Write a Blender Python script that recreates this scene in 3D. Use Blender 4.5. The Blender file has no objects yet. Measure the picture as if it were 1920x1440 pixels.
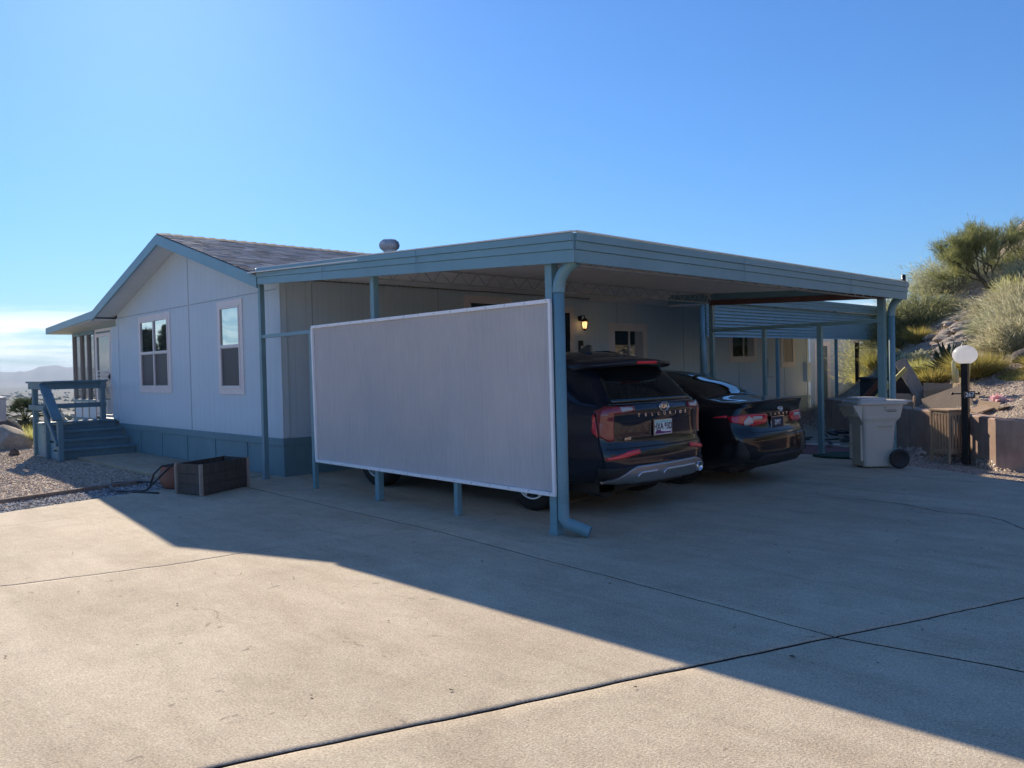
import bpy, bmesh, math, random
import numpy as np
from mathutils import Vector, Matrix
random.seed(7); rng = np.random.default_rng(11)
sc = bpy.context.scene
COL = sc.collection
R = math.radians
cos, sin, pi = math.cos, math.sin, math.pi

# ------------------------------------------------------------------ helpers
WP = {}
def tag(o, label=None, cat=None, group=None, kind=None):
    if label: o['label'] = label
    if cat: o['category'] = cat
    if group: o['group'] = group
    if kind: o['kind'] = kind
    return o
def empty(name, loc, label, cat, group=None, rz=0.0):
    o = bpy.data.objects.new(name, None); COL.objects.link(o)
    o.location = loc; o.rotation_euler = (0, 0, rz); o.empty_display_size = .2
    WP[o.name] = Vector(loc)
    return tag(o, label, cat, group)
def np_mesh(name, V, F, smooth=False):
    V = np.asarray(V, dtype=np.float32); me = bpy.data.meshes.new(name)
    F = np.asarray(F, dtype=np.int32); n, k = F.shape
    me.vertices.add(len(V)); me.vertices.foreach_set('co', V.ravel())
    me.loops.add(n*k); me.loops.foreach_set('vertex_index', F.ravel())
    me.polygons.add(n); me.polygons.foreach_set('loop_start', np.arange(n, dtype=np.int32)*k)
    try: me.polygons.foreach_set('loop_total', np.full(n, k, dtype=np.int32))
    except Exception: pass
    if smooth: me.polygons.foreach_set('use_smooth', np.ones(n, dtype=bool))
    me.update(calc_edges=True); me.validate()
    return me
def link(name, me, mat, parent=None, label=None, local=False, mats=None):
    o = bpy.data.objects.new(name, me); COL.objects.link(o)
    for m in (mats or [mat]): me.materials.append(m)
    if parent is not None:
        o.parent = parent
        p = WP.get(parent.name, Vector((0, 0, 0)))
        if not local and p.length > 0: me.transform(Matrix.Translation(-p))
        WP[o.name] = p.copy()
    else:
        if not local and len(me.vertices):
            co = np.empty(len(me.vertices)*3, dtype=np.float32); me.vertices.foreach_get('co', co); co = co.reshape(-1, 3)
            c = Vector(((co[:, 0].min()+co[:, 0].max())/2, (co[:, 1].min()+co[:, 1].max())/2, co[:, 2].min()))
            me.transform(Matrix.Translation(-c)); o.location = c; WP[o.name] = c
    if label: o['label'] = label
    return o
class MB:
    def __init__(s): s.v = []; s.f = []; s.sm = []; s.mi = []; s.m = 0
    def add(s, vs, fs, smooth=False):
        b = len(s.v); s.v += [tuple(v) for v in vs]
        for f in fs: s.f.append(tuple(b+i for i in f)); s.sm.append(smooth); s.mi.append(s.m)
        return s
    def box(s, x0, x1, y0, y1, z0, z1):
        v = [(x, y, z) for z in (z0, z1) for y in (y0, y1) for x in (x0, x1)]
        return s.add(v, [(0, 2, 3, 1), (4, 5, 7, 6), (0, 1, 5, 4), (2, 6, 7, 3), (0, 4, 6, 2), (1, 3, 7, 5)])
    def bar(s, p0, p1, w, h, up=(0, 0, 1)):
        p0 = Vector(p0); p1 = Vector(p1); d = (p1-p0).normalized(); u = Vector(up)
        if abs(d.dot(u)) > .98: u = Vector((0, 1, 0))
        a = d.cross(u).normalized(); b = a.cross(d).normalized()
        v = [q+a*i*w/2+b*j*h/2 for q in (p0, p1) for j in (-1, 1) for i in (-1, 1)]
        return s.add(v, [(0, 1, 3, 2), (4, 6, 7, 5), (0, 4, 5, 1), (2, 3, 7, 6), (0, 2, 6, 4), (1, 5, 7, 3)])
    def cyl(s, p0, p1, r0, r1=None, n=16, caps=True):
        r1 = r0 if r1 is None else r1
        return s.tube([p0, p1], [r0, r1], n, caps)
    def tube(s, pts, rs, n=10, caps=True):
        pts = [Vector(p) for p in pts]
        if not hasattr(rs, '__len__'): rs = [rs]*len(pts)
        vs = []; fs = []; prev = None
        for i, p in enumerate(pts):
            d = (pts[min(i+1, len(pts)-1)]-pts[max(i-1, 0)]).normalized()
            if prev is None:
                a = d.orthogonal().normalized()
            else:
                a = (prev-d*prev.dot(d)).normalized()
            prev = a; b = d.cross(a)
            for k in range(n):
                t = 2*pi*k/n; vs.append(p+(a*cos(t)+b*sin(t))*rs[i])
        for i in range(len(pts)-1):
            for k in range(n):
                fs.append((i*n+k, i*n+(k+1) % n, (i+1)*n+(k+1) % n, (i+1)*n+k))
        s.add(vs, fs, True)
        if caps:
            b = len(s.v)-len(vs)
            s.f.append(tuple(b+k for k in reversed(range(n)))); s.sm.append(False); s.mi.append(s.m)
            s.f.append(tuple(b+(len(pts)-1)*n+k for k in range(n))); s.sm.append(False); s.mi.append(s.m)
        return s
    def lathe(s, prof, c=(0, 0, 0), axis='z', n=32):
        vs = []; fs = []; c = Vector(c)
        for r, a in prof:
            for k in range(n):
                t = 2*pi*k/n; x, y = r*cos(t), r*sin(t)
                vs.append(c+Vector({'z': (x, y, a), 'y': (x, a, y), 'x': (a, x, y)}[axis]))
        for i in range(len(prof)-1):
            for k in range(n):
                fs.append((i*n+k, i*n+(k+1) % n, (i+1)*n+(k+1) % n, (i+1)*n+k))
        return s.add(vs, fs, True)
    def prism(s, pts, axis, a0, a1):
        n = len(pts)
        def P(p, a):
            return {'y': (p[0], a, p[1]), 'x': (a, p[0], p[1]), 'z': (p[0], p[1], a)}[axis]
        v = [P(p, a0) for p in pts]+[P(p, a1) for p in pts]
        f = [tuple(range(n)), tuple(reversed(range(n, 2*n)))]+[(i, i+n, (i+1) % n+n, (i+1) % n) for i in range(n)]
        return s.add(v, f)
    def frame(s, x0, x1, z0, z1, w, y0, y1, ax='y', wb=None):
        wb = wb or w
        bx = (lambda a, b, c, d: s.box(a, b, y0, y1, c, d)) if ax == 'y' else (lambda a, b, c, d: s.box(y0, y1, a, b, c, d))
        bx(x0, x0+w, z0, z1); bx(x1-w, x1, z0, z1); bx(x0+w, x1-w, z1-w, z1); bx(x0+w, x1-w, z0, z0+wb); return s
    def build(s, name, mat, parent=None, label=None, local=False, bev=0, norm=True, mats=None):
        me = bpy.data.meshes.new(name); me.from_pydata(s.v, [], s.f)
        me.polygons.foreach_set('use_smooth', s.sm); me.polygons.foreach_set('material_index', s.mi)
        if norm:
            bm = bmesh.new(); bm.from_mesh(me); bmesh.ops.recalc_face_normals(bm, faces=bm.faces); bm.to_mesh(me); bm.free()
        o = link(name, me, mat, parent, label, local, mats)
        if bev:
            m = o.modifiers.new('bevel', 'BEVEL'); m.width = bev; m.segments = 2; m.limit_method = 'ANGLE'; m.harden_normals = False
        return o
def copy_tree(o, parent=None):
    c = o.copy(); COL.objects.link(c); c.parent = parent
    if o.name in WP: WP[c.name] = WP[o.name].copy()
    for ch in list(o.children): copy_tree(ch, c)
    return c
def text_mesh(body, size, ext=.002, bold=0.0, sx=1.0):
    cu = bpy.data.curves.new('t', 'FONT'); cu.body = body; cu.size = size; cu.extrude = ext
    cu.align_x = 'CENTER'; cu.align_y = 'CENTER'; cu.offset = bold
    ob = bpy.data.objects.new('t', cu); COL.objects.link(ob)
    dg = bpy.context.evaluated_depsgraph_get(); me = bpy.data.meshes.new_from_object(ob.evaluated_get(dg))
    bpy.data.objects.remove(ob); bpy.data.curves.remove(cu)
    me.transform(Matrix.Diagonal((sx, 1, 1, 1)))
    return me
def text(name, body, size, mat, parent, M, ext=.002, bold=0.0, sx=1.0, local=False, label=None):
    me = text_mesh(body, size, ext, bold, sx); me.transform(M)
    me.materials.clear()
    return link(name, me, mat, parent, label, local)

# ------------------------------------------------------------------ materials
class NT:
    def __init__(s, name):
        s.m = bpy.data.materials.new(name); s.m.use_nodes = True; s.t = s.m.node_tree; s.n = s.t.nodes
        s.b = s.n['Principled BSDF']; s.out = s.n['Material Output']
        s.co = s.n.new('ShaderNodeTexCoord')
    def new(s, typ, **kw):
        n = s.n.new(typ)
        for k, v in kw.items():
            if k in n.inputs: n.inputs[k].default_value = v
            else: setattr(n, k, v)
        return n
    def l(s, a, b): s.t.links.new(a, b)
    def map(s, scale=(1, 1, 1), rot=(0, 0, 0), src='Object', loc=(0, 0, 0)):
        m = s.new('ShaderNodeMapping'); m.inputs['Scale'].default_value = scale; m.inputs['Rotation'].default_value = rot; m.inputs['Location'].default_value = loc
        s.l(s.co.outputs[src], m.inputs['Vector']); return m.outputs[0]
    def noise(s, vec, scale, detail=4, rough=.55, dist=0):
        n = s.new('ShaderNodeTexNoise'); n.inputs['Scale'].default_value = scale; n.inputs['Detail'].default_value = detail
        n.inputs['Roughness'].default_value = rough; n.inputs['Distortion'].default_value = dist
        s.l(vec, n.inputs['Vector']); return n.outputs['Fac']
    def ramp(s, fac, stops):
        r = s.new('ShaderNodeValToRGB'); e = r.color_ramp.elements
        while len(e) < len(stops): e.new(.5)
        for el, (p, c) in zip(e, stops):
            el.position = p; el.color = (*c, 1) if hasattr(c, '__len__') else (c, c, c, 1)
        s.l(fac, r.inputs['Fac']); return r.outputs['Color']
    def mix(s, fac, a, b, typ='MIX'):
        m = s.new('ShaderNodeMix'); m.data_type = 'RGBA'; m.blend_type = typ
        for i, v in ((0, fac), (6, a), (7, b)):
            if isinstance(v, (int, float)): m.inputs[i].default_value = v
            elif hasattr(v, '__len__'): m.inputs[i].default_value = (*v, 1)
            else: s.l(v, m.inputs[i])
        return m.outputs[2]
    def math(s, op, a, b=0.0):
        m = s.new('ShaderNodeMath'); m.operation = op
        for i, v in enumerate((a, b)):
            if isinstance(v, (int, float)): m.inputs[i].default_value = v
            else: s.l(v, m.inputs[i])
        return m.outputs[0]
    def bump(s, h, strength=.3, dist=.01, normal=None):
        b = s.new('ShaderNodeBump'); b.inputs['Strength'].default_value = strength; b.inputs['Distance'].default_value = dist
        s.l(h, b.inputs['Height'])
        if normal: s.l(normal, b.inputs['Normal'])
        return b.outputs[0]
    def col(s, c):
        if hasattr(c, '__len__'): s.b.inputs['Base Color'].default_value = (*c, 1)
        else: s.l(c, s.b.inputs['Base Color'])
    def set(s, **k):
        for a, v in k.items(): s.b.inputs[a.replace('_', ' ')].default_value = v
def mat(name, c, rough=.6, metal=0, var=.12, scale=4, bump=0, bs=60, coat=0, spec=.5, stretch=(1, 1, 1), dirt=0):
    t = NT(name); v = t.map(stretch)
    n = t.noise(v, scale, 5); n2 = t.noise(v, scale*7, 3)
    f = t.math('ADD', t.math('MULTIPLY', n, .7), t.math('MULTIPLY', n2, .3))
    lo = tuple(max(0, x*(1-var)) for x in c); hi = tuple(min(1, x*(1+var)) for x in c)
    cc = t.ramp(f, [(.3, lo), (.7, hi)])
    if dirt:
        dn = t.ramp(t.noise(t.map((1, 1, .35)), 1.7, 6, .65), [(.48, 0), (.75, 1)])
        cc = t.mix(t.math('MULTIPLY', dn, dirt), cc, tuple(x*.55+.02 for x in c))
    t.col(cc); t.set(Roughness=rough, Metallic=metal, Coat_Weight=coat, Coat_Roughness=.04, Specular_IOR_Level=spec)
    if bump: t.l(t.bump(t.noise(t.map(stretch), bs, 4), bump, .004), t.b.inputs['Normal'])
    return t.m
def foliage(name, c1, c2, c3, trans=.35, rough=.6):
    t = NT(name); geo = t.new('ShaderNodeNewGeometry')
    isl = geo.outputs['Random Per Island']; n = t.noise(t.map(), 2.2, 3)
    f = t.math('ADD', t.math('MULTIPLY', isl, .55), t.math('MULTIPLY', n, .45))
    cc = t.ramp(f, [(.22, c1), (.5, c2), (.8, c3)])
    t.col(cc); t.set(Roughness=rough, Specular_IOR_Level=.25)
    tr = t.new('ShaderNodeBsdfTranslucent'); t.l(cc, tr.inputs['Color'])
    mx = t.new('ShaderNodeMixShader'); mx.inputs[0].default_value = trans
    t.l(t.b.outputs[0], mx.inputs[1]); t.l(tr.outputs[0], mx.inputs[2]); t.l(mx.outputs[0], t.out.inputs['Surface'])
    return t.m

def m_siding():
    t = NT('siding_paint'); v = t.map((1, 1, 1))
    base = t.ramp(t.noise(v, .8, 4), [(.3, (.57, .71, .80)), (.7, (.64, .77, .85))])
    streak = t.noise(t.map((9, 9, .35)), 3, 5, .6)
    cc = t.mix(t.math('MULTIPLY', t.ramp(streak, [(.4, 0), (.8, 1)]), .22), base, (.50, .56, .57))
    t.col(cc); t.set(Roughness=.62, Specular_IOR_Level=.3)
    g = t.noise(t.map((30, 30, .25)), 3.5, 3, .7)
    sp = t.new('ShaderNodeSeparateXYZ'); t.l(t.map(), sp.inputs[0]); fr = t.math('FRACT', t.math('MULTIPLY', t.math('ADD', sp.outputs[0], sp.outputs[1]), 5.0))
    gr = t.ramp(fr, [(.0, 0), (.03, 1), (.97, 1), (1.0, 0)]); c2 = t.mix(t.math('MULTIPLY', t.math('SUBTRACT', 1.0, gr), .35), cc, (.28, .34, .38))
    dirt = t.ramp(t.math('ADD', t.math('MULTIPLY', sp.outputs[2], .8), t.math('MULTIPLY', streak, .8)), [(.55, .35), (1.05, 0)]); c2 = t.mix(dirt, c2, (.42, .43, .40)); t.col(c2)
    t.l(t.bump(t.math('ADD', g, t.math('MULTIPLY', gr, 1.5)), .35, .006), t.b.inputs['Normal']); return t.m
def m_concrete(name='concrete_slab', k=1.0):
    t = NT(name); v = t.map()
    a = t.noise(v, .55, 6, .62, .4); b = t.noise(v, 3.5, 6, .65, .3); c = t.noise(v, 90, 3, .7)
    cc = t.ramp(a, [(.3, (.30*k, .255*k, .215*k)), (.5, (.385*k, .335*k, .285*k)), (.72, (.43*k, .39*k, .335*k))])
    cc = t.mix(.5, cc, t.ramp(b, [(.28, (.27*k, .225*k, .19*k)), (.5, (.37*k, .32*k, .27*k)), (.75, (.46*k, .42*k, .365*k))]))
    # pale patches, swept bands
    sw = t.noise(t.map((.35, 1.6, 1), (0, 0, .5)), 1.1, 6, .6, .6)
    cc = t.mix(t.math('MULTIPLY', t.ramp(sw, [(.46, 0), (.70, 1)]), .42), cc, (.52*k, .455*k, .40*k))
    sw2 = t.noise(t.map((.5, 2.4, 1), (0, 0, -.45), loc=(7, 3, 0)), 1.3, 7, .68, .8)
    cc = t.mix(t.math('MULTIPLY', t.ramp(sw2, [(.48, 0), (.68, 1)]), .38), cc, (.255*k, .20*k, .16*k))
    c3 = t.noise(v, 24, 6, .8); cc = t.mix(.32, cc, t.ramp(c3, [(.3, .28), (.7, .72)]), 'OVERLAY')
    cc = t.mix(.6, cc, t.ramp(c, [(.33, .22), (.67, .78)]), 'OVERLAY')
    # dark spots, oil stains and bright flecks
    sp = t.noise(t.map(), 9, 2, .5, 1.2)
    cc = t.mix(t.math('MULTIPLY', t.ramp(sp, [(.70, 0), (.74, 1)]), .5), cc, (.14, .12, .11))
    vo = t.new('ShaderNodeTexVoronoi'); vo.inputs['Scale'].default_value = 26; t.l(v, vo.inputs['Vector'])
    fl = t.ramp(vo.outputs['Distance'], [(.05, 1), (.09, 0)])
    gate = t.ramp(t.noise(v, 13, 2), [(.50, 0), (.56, 1)])
    cc = t.mix(t.math('MULTIPLY', fl, gate), cc, (.62*k, .58*k, .53*k))
    # hairline crazing
    vc = t.new('ShaderNodeTexVoronoi', feature='DISTANCE_TO_EDGE'); vc.inputs['Scale'].default_value = .9
    mp = t.new('ShaderNodeVectorMath', operation='ADD'); nn = t.new('ShaderNodeTexNoise'); nn.inputs['Scale'].default_value = 3; nn.inputs['Detail'].default_value = 6
    t.l(v, nn.inputs['Vector']); sc_ = t.new('ShaderNodeVectorMath', operation='SCALE'); sc_.inputs['Scale'].default_value = .5; t.l(nn.outputs['Color'], sc_.inputs[0])
    t.l(v, mp.inputs[0]); t.l(sc_.outputs[0], mp.inputs[1]); t.l(mp.outputs[0], vc.inputs['Vector'])
    ck = t.ramp(vc.outputs['Distance'], [(.0, 1), (.004, 0)]); cg = t.ramp(t.noise(v, .8, 2), [(.56, 0), (.6, 1)])
    cc = t.mix(t.math('MULTIPLY', t.math('MULTIPLY', ck, cg), .22), cc, (.16, .13, .11))
    cc = t.mix(1.0, cc, (1.06, 1.0, .85), 'MULTIPLY'); t.col(cc); t.set(Roughness=.85, Specular_IOR_Level=.25)
    h = t.math('ADD', t.math('MULTIPLY', c, 1.0), t.math('MULTIPLY', b, 1.2))
    t.l(t.bump(h, .6, .007), t.b.inputs['Normal']); return t.m
def m_ground():
    t = NT('desert_ground'); v = t.map(); geo = t.new('ShaderNodeNewGeometry')
    vo = t.new('ShaderNodeTexVoronoi'); vo.inputs['Scale'].default_value = 26; t.l(v, vo.inputs['Vector'])
    cell = t.new('ShaderNodeSeparateColor'); t.l(vo.outputs['Color'], cell.inputs[0])
    grav = t.ramp(cell.outputs[0], [(0, (.24, .175, .135)), (.4, (.42, .31, .24)), (.75, (.56, .44, .35)), (.97, (.7, .62, .53))])
    vo2 = t.new('ShaderNodeTexVoronoi'); vo2.inputs['Scale'].default_value = 7; t.l(v, vo2.inputs['Vector'])
    dirt = t.ramp(t.noise(v, 1.1, 8, .65), [(.3, (.24, .175, .125)), (.5, (.36, .27, .20)), (.72, (.48, .38, .30))])
    cell2 = t.new('ShaderNodeSeparateColor'); t.l(vo2.outputs['Color'], cell2.inputs[0])
    dirt = t.mix(.4, dirt, t.ramp(cell2.outputs[1], [(0, (.26, .20, .16)), (1, (.62, .52, .43))]))
    sep = t.new('ShaderNodeSeparateXYZ'); t.l(v, sep.inputs[0])
    hill = t.ramp(t.math('MULTIPLY', sep.outputs[2], 1.0), [(.03, 0), (.35, 1)])
    cc = t.mix(hill, grav, dirt)
    # far valley: scrub, pale washes, roofs
    far = t.ramp(t.math('MULTIPLY', sep.outputs[2], -.05), [(.02, 0), (.4, 1)])
    vb = t.mix(.5, t.ramp(t.noise(v, .012, 9, .7), [(.35, (.04, .055, .035)), (.5, (.10, .09, .075)), (.66, (.19, .16, .135))]),
               t.ramp(t.noise(v, .09, 6, .7), [(.35, (.03, .05, .025)), (.5, (.11, .095, .08)), (.7, (.24, .20, .17))]))
    cc = t.mix(far, cc, vb)
    t.col(cc); t.set(Roughness=.95, Specular_IOR_Level=.15)
    h = t.math('ADD', t.math('MULTIPLY', vo.outputs['Distance'], -1.0), t.math('MULTIPLY', t.noise(v, 4, 6), 1.2))
    t.l(t.bump(h, .9, .03), t.b.inputs['Normal']); return t.m
def m_shingle():
    t = NT('asphalt_shingles'); 
    br = t.new('ShaderNodeTexBrick'); br.offset = .37; br.offset_frequency = 2
    for k, v in (('Scale', 1.0), ('Mortar Size', .011), ('Mortar Smooth', .2), ('Brick Width', .36), ('Row Height', .145), ('Bias', .0)): br.inputs[k].default_value = v
    br.inputs['Color1'].default_value = (.10, .082, .075, 1); br.inputs['Color2'].default_value = (.27, .225, .20, 1); br.inputs['Mortar'].default_value = (.012, .011, .011, 1)
    sep = t.new('ShaderNodeSeparateXYZ'); t.l(t.map(), sep.inputs[0]); cmb = t.new('ShaderNodeCombineXYZ')
    t.l(sep.outputs[1], cmb.inputs[0]); t.l(t.math('MULTIPLY', sep.outputs[0], 1.04), cmb.inputs[1]); t.l(cmb.outputs[0], br.inputs['Vector'])
    cc = t.mix(.45, br.outputs['Color'], t.ramp(t.noise(t.map((1.5, 4, 1)), 2.5, 6, .7), [(.3, (.08, .07, .068)), (.7, (.30, .255, .23))]))
    cc = t.mix(.25, cc, t.ramp(t.noise(t.map(), 120, 2), [(.3, .3), (.7, .7)]), 'OVERLAY')
    t.col(cc); t.set(Roughness=.95, Specular_IOR_Level=.15)
    # saw-tooth courses
    fr = t.math('FRACT', t.math('DIVIDE', t.math('MULTIPLY', sep.outputs[0], 1.04), .145))
    h = t.math('ADD', fr, t.math('MULTIPLY', br.outputs['Fac'], -.6))
    t.l(t.bump(h, 1.0, .012), t.b.inputs['Normal']); return t.m
def m_glass(name='window_glass', c=(.05, .06, .07), mirror=.35, rough=.02):
    t = NT(name); t.col(c); t.set(Roughness=rough, Specular_IOR_Level=.6)
    gl = t.new('ShaderNodeBsdfGlossy'); gl.inputs['Roughness'].default_value = rough; gl.inputs['Color'].default_value = (.8, .95, .95, 1)
    mx = t.new('ShaderNodeMixShader'); mx.inputs[0].default_value = mirror
    t.l(t.b.outputs[0], mx.inputs[1]); t.l(gl.outputs[0], mx.inputs[2]); t.l(mx.outputs[0], t.out.inputs['Surface'])
    w = t.noise(t.map(), 1.5, 1); nb = t.bump(w, .25, .02); t.l(nb, t.b.inputs['Normal']); t.l(nb, gl.inputs['Normal'])
    return t.m
def m_screenfab():
    t = NT('shade_cloth'); v = t.map((60, 60, .9))
    n = t.noise(v, 3.0, 5, .75); n2 = t.noise(t.map((1, 1, .6)), 1.2, 4)
    cc = t.ramp(n, [(.3, (.70, .65, .64)), (.5, (.84, .79, .77)), (.72, (.93, .89, .87))])
    cc = t.mix(.5, cc, t.ramp(n2, [(.3, (.62, .64, .67)), (.7, (.90, .84, .82))]))
    t.col(cc); t.set(Roughness=.9, Specular_IOR_Level=.15)
    tr = t.new('ShaderNodeBsdfTransparent'); tr.inputs[0].default_value = (.9, .9, .95, 1)
    tl = t.new('ShaderNodeBsdfTranslucent'); t.l(cc, tl.inputs['Color'])
    m1 = t.new('ShaderNodeMixShader'); m1.inputs[0].default_value = .25; t.l(t.b.outputs[0], m1.inputs[1]); t.l(tl.outputs[0], m1.inputs[2])
    m2 = t.new('ShaderNodeMixShader'); t.l(t.ramp(n, [(.3, .20), (.7, .08)]), m2.inputs[0])
    t.l(m1.outputs[0], m2.inputs[1]); t.l(tr.outputs[0], m2.inputs[2]); t.l(m2.outputs[0], t.out.inputs['Surface']); return t.m
def m_insect():
    t = NT('insect_screen'); t.col((.12, .12, .13)); t.set(Roughness=.8)
    tr = t.new('ShaderNodeBsdfTransparent'); m2 = t.new('ShaderNodeMixShader'); m2.inputs[0].default_value = .72
    t.l(t.b.outputs[0], m2.inputs[1]); t.l(tr.outputs[0], m2.inputs[2]); t.l(m2.outputs[0], t.out.inputs['Surface']); return t.m
def m_wood(name, c, k=.35):
    t = NT(name); v = t.map((2, 2, 14))
    g = t.noise(t.map((14, 14, 1.2)), 3, 6, .65, .5); g2 = t.noise(t.map(), 2, 5)
    cc = t.ramp(g, [(.3, tuple(x*(1-k) for x in c)), (.7, tuple(min(1, x*(1+k)) for x in c))])
    cc = t.mix(.3, cc, t.ramp(g2, [(.3, tuple(x*.6 for x in c)), (.7, tuple(min(1, x*1.3) for x in c))]))
    t.col(cc); t.set(Roughness=.85, Specular_IOR_Level=.2); t.l(t.bump(g, .4, .004), t.b.inputs['Normal']); return t.m
def m_rock(name, a, b):
    t = NT(name); v = t.map(); n = t.noise(v, 3, 9, .7, .4); n2 = t.noise(v, 22, 6, .7)
    cc = t.ramp(t.math('ADD', t.math('MULTIPLY', n, .6), t.math('MULTIPLY', n2, .4)), [(.32, a), (.52, tuple((x+y)/2 for x, y in zip(a, b))), (.7, b)])
    t.col(cc); t.set(Roughness=.95, Specular_IOR_Level=.15); t.l(t.bump(t.math('ADD', n, n2), .8, .03), t.b.inputs['Normal']); return t.m
def m_stucco():
    t = NT('brown_stucco'); v = t.map()
    cc = t.ramp(t.noise(v, 2.2, 7, .65), [(.3, (.36, .24, .185)), (.5, (.47, .33, .26)), (.72, (.56, .42, .34))])
    st = t.ramp(t.noise(t.map((7, 7, .8)), 1.3, 5, .6), [(.48, 0), (.72, 1)])
    cc = t.mix(t.math('MULTIPLY', st, .3), cc, (.16, .12, .10))
    t.col(cc); t.set(Roughness=.95, Specular_IOR_Level=.15)
    t.l(t.bump(t.noise(v, 45, 5, .7), .5, .008), t.b.inputs['Normal']); return t.m
def m_paint(name, c=(.004, .005, .008), coat=1.0):
    t = NT(name); t.col(c); t.set(Roughness=.3, Specular_IOR_Level=.15, Coat_Weight=coat, Coat_Roughness=.015, Coat_IOR=1.5)
    d = t.ramp(t.noise(t.map(), 3, 5), [(.4, .015), (.8, .05)]); t.l(d, t.b.inputs['Coat Roughness']); return t.m
def m_emit(name, c, s, base=None):
    t = NT(name); t.col(base or c); t.b.inputs['Emission Color'].default_value = (*c, 1); t.set(Emission_Strength=s, Roughness=.3); return t.m

def mgrav0(name, cols):
    t = NT(name); geo = t.new('ShaderNodeNewGeometry'); c = t.ramp(geo.outputs['Random Per Island'], [(k/(len(cols)-1), c) for k, c in enumerate(cols)])
    c = t.mix(.5, c, t.ramp(t.noise(t.map(), 60, 4, .8), [(.3, .25), (.7, .75)]), 'OVERLAY'); t.col(c); t.set(Roughness=.6, Specular_IOR_Level=.25); return t.m
M = {}
M['siding'] = m_siding()
M['trim'] = mat('teal_trim_paint', (.15, .29, .37), .45, var=.10, scale=1.5, dirt=.2)
M['fascia'] = mat('teal_fascia_enamel', (.17, .34, .42), .38, var=.08, scale=1.2, dirt=.22)
M['steel'] = mat('teal_steel_paint', (.17, .33, .39), .4, var=.12, scale=3, dirt=.25)
M['skirt'] = mat('teal_skirting_paint', (.15, .275, .32), .6, var=.12, scale=1.2, dirt=.3)
M['deck'] = mat('teal_deck_paint', (.13, .24, .29), .6, var=.2, scale=2, dirt=.35, bump=.3, bs=30)
M['white'] = mat('white_vinyl', (.80, .76, .75), .45, var=.05)
M['ceil'] = mat('ceiling_enamel', (.82, .83, .85), .5, var=.08, dirt=.12)
M['rooftop'] = mat('white_roof_metal', (.75, .74, .70), .4, var=.05)
M['soffit'] = mat('soffit_paint', (.62, .70, .75), .6, var=.06)
M['shingle'] = m_shingle()
M['concrete'] = m_concrete('concrete_slab', 1.36)
M['patio'] = m_concrete('patio_concrete', 1.0)
M['ground'] = m_ground()
M['glass'] = m_glass()
M['glassdark'] = m_glass('dark_window_glass', (.02, .025, .03), .06)
M['glasssky'] = m_glass('reflective_window_glass', (.05, .06, .07), .62, .03)
M['insect'] = m_insect()
M['fab'] = m_screenfab()
M['alu'] = mat('pale_aluminium', (.90, .92, .95), .35, metal=.0, var=.05)
M['galv'] = mat('galvanised_metal', (.60, .61, .63), .42, metal=.6, var=.15, scale=12)
M['paint'] = m_paint('black_car_paint', (.006, .010, .022))
M['paint2'] = m_paint('black_sedan_paint', (.003, .0035, .006))
M['carglass'] = m_glass('car_glass', (.004, .005, .007), .05, .01)
M['blackpl'] = mat('black_plastic', (.018, .019, .021), .55, var=.2, scale=20)
M['gloss'] = mat('gloss_black_trim', (.006, .006, .007), .15, coat=.6)
M['chrome'] = mat('chrome', (.75, .76, .78), .12, metal=1, var=.03)
M['silver'] = mat('satin_silver', (.42, .43, .45), .3, metal=.85, var=.05)
M['alloy'] = mat('alloy_wheel', (.48, .49, .5), .28, metal=.8, var=.05)
M['rubber'] = mat('tyre_rubber', (.016, .016, .017), .85, var=.25, scale=30)
M['red'] = mat('red_lens', (.60, .01, .04), .1, coat=1, var=.15, scale=25)
M['redlit'] = mat('bright_red_reflector', (.85, .02, .05), .2, coat=1, var=.1, scale=40)
M['darkred'] = mat('smoked_red_lens', (.30, .03, .04), .1, coat=1, var=.35, scale=18)
M['clear'] = mat('clear_lens', (.55, .52, .52), .12, coat=1, var=.3, scale=40)
M['plate'] = mat('plate_white', (.90, .93, .92), .4, var=.03)
M['plateteal'] = mat('plate_teal', (.38, .74, .72), .4, var=.05)
M['purple'] = mat('plate_purple', (.16, .03, .17), .4, var=.05)
M['ink'] = mat('plate_ink', (.02, .03, .06), .5, var=.05)
M['bin'] = mat('bin_plastic', (.60, .55, .47), .55, var=.08, scale=3, dirt=.25)
M['binlid'] = mat('bin_lid_plastic', (.62, .575, .51), .55, var=.08, scale=3, dirt=.2)
M['stucco'] = m_stucco()
M['cream'] = mat('cream_cap', (.50, .42, .35), .8, var=.1, bump=.3)
M['lampblack'] = mat('black_post_paint', (.010, .010, .012), .35, var=.2, dirt=.1)
t = NT('opal_globe'); t.col((.86, .86, .85)); t.set(Roughness=.3)
tl_ = t.new('ShaderNodeBsdfTranslucent'); tl_.inputs['Color'].default_value = (1, 1, 1, 1); mx_ = t.new('ShaderNodeMixShader'); mx_.inputs[0].default_value = .75
t.l(t.b.outputs[0], mx_.inputs[1]); t.l(tl_.outputs[0], mx_.inputs[2]); t.l(mx_.outputs[0], t.out.inputs['Surface']); M['globe'] = t.m
M['blind'] = mat('window_blind', (.42, .40, .35), .6, var=.05)
M['screened'] = mat('screened_pane', (.075, .07, .075), .5, var=.15, scale=2)
M['woodl'] = m_wood('raw_pine', (.52, .36, .235))
M['woodg'] = m_wood('weathered_board', (.34, .29, .25))
M['woodd'] = m_wood('dark_weathered_timber', (.10, .088, .08), .4)
M['cardb'] = mat('cardboard', (.40, .28, .18), .85, var=.12, scale=6)
M['yellow'] = mat('yellow_painted_board', (.55, .47, .16), .7, var=.15, scale=5)
M['plyw'] = m_wood('plywood', (.36, .27, .19), .2)
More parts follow.
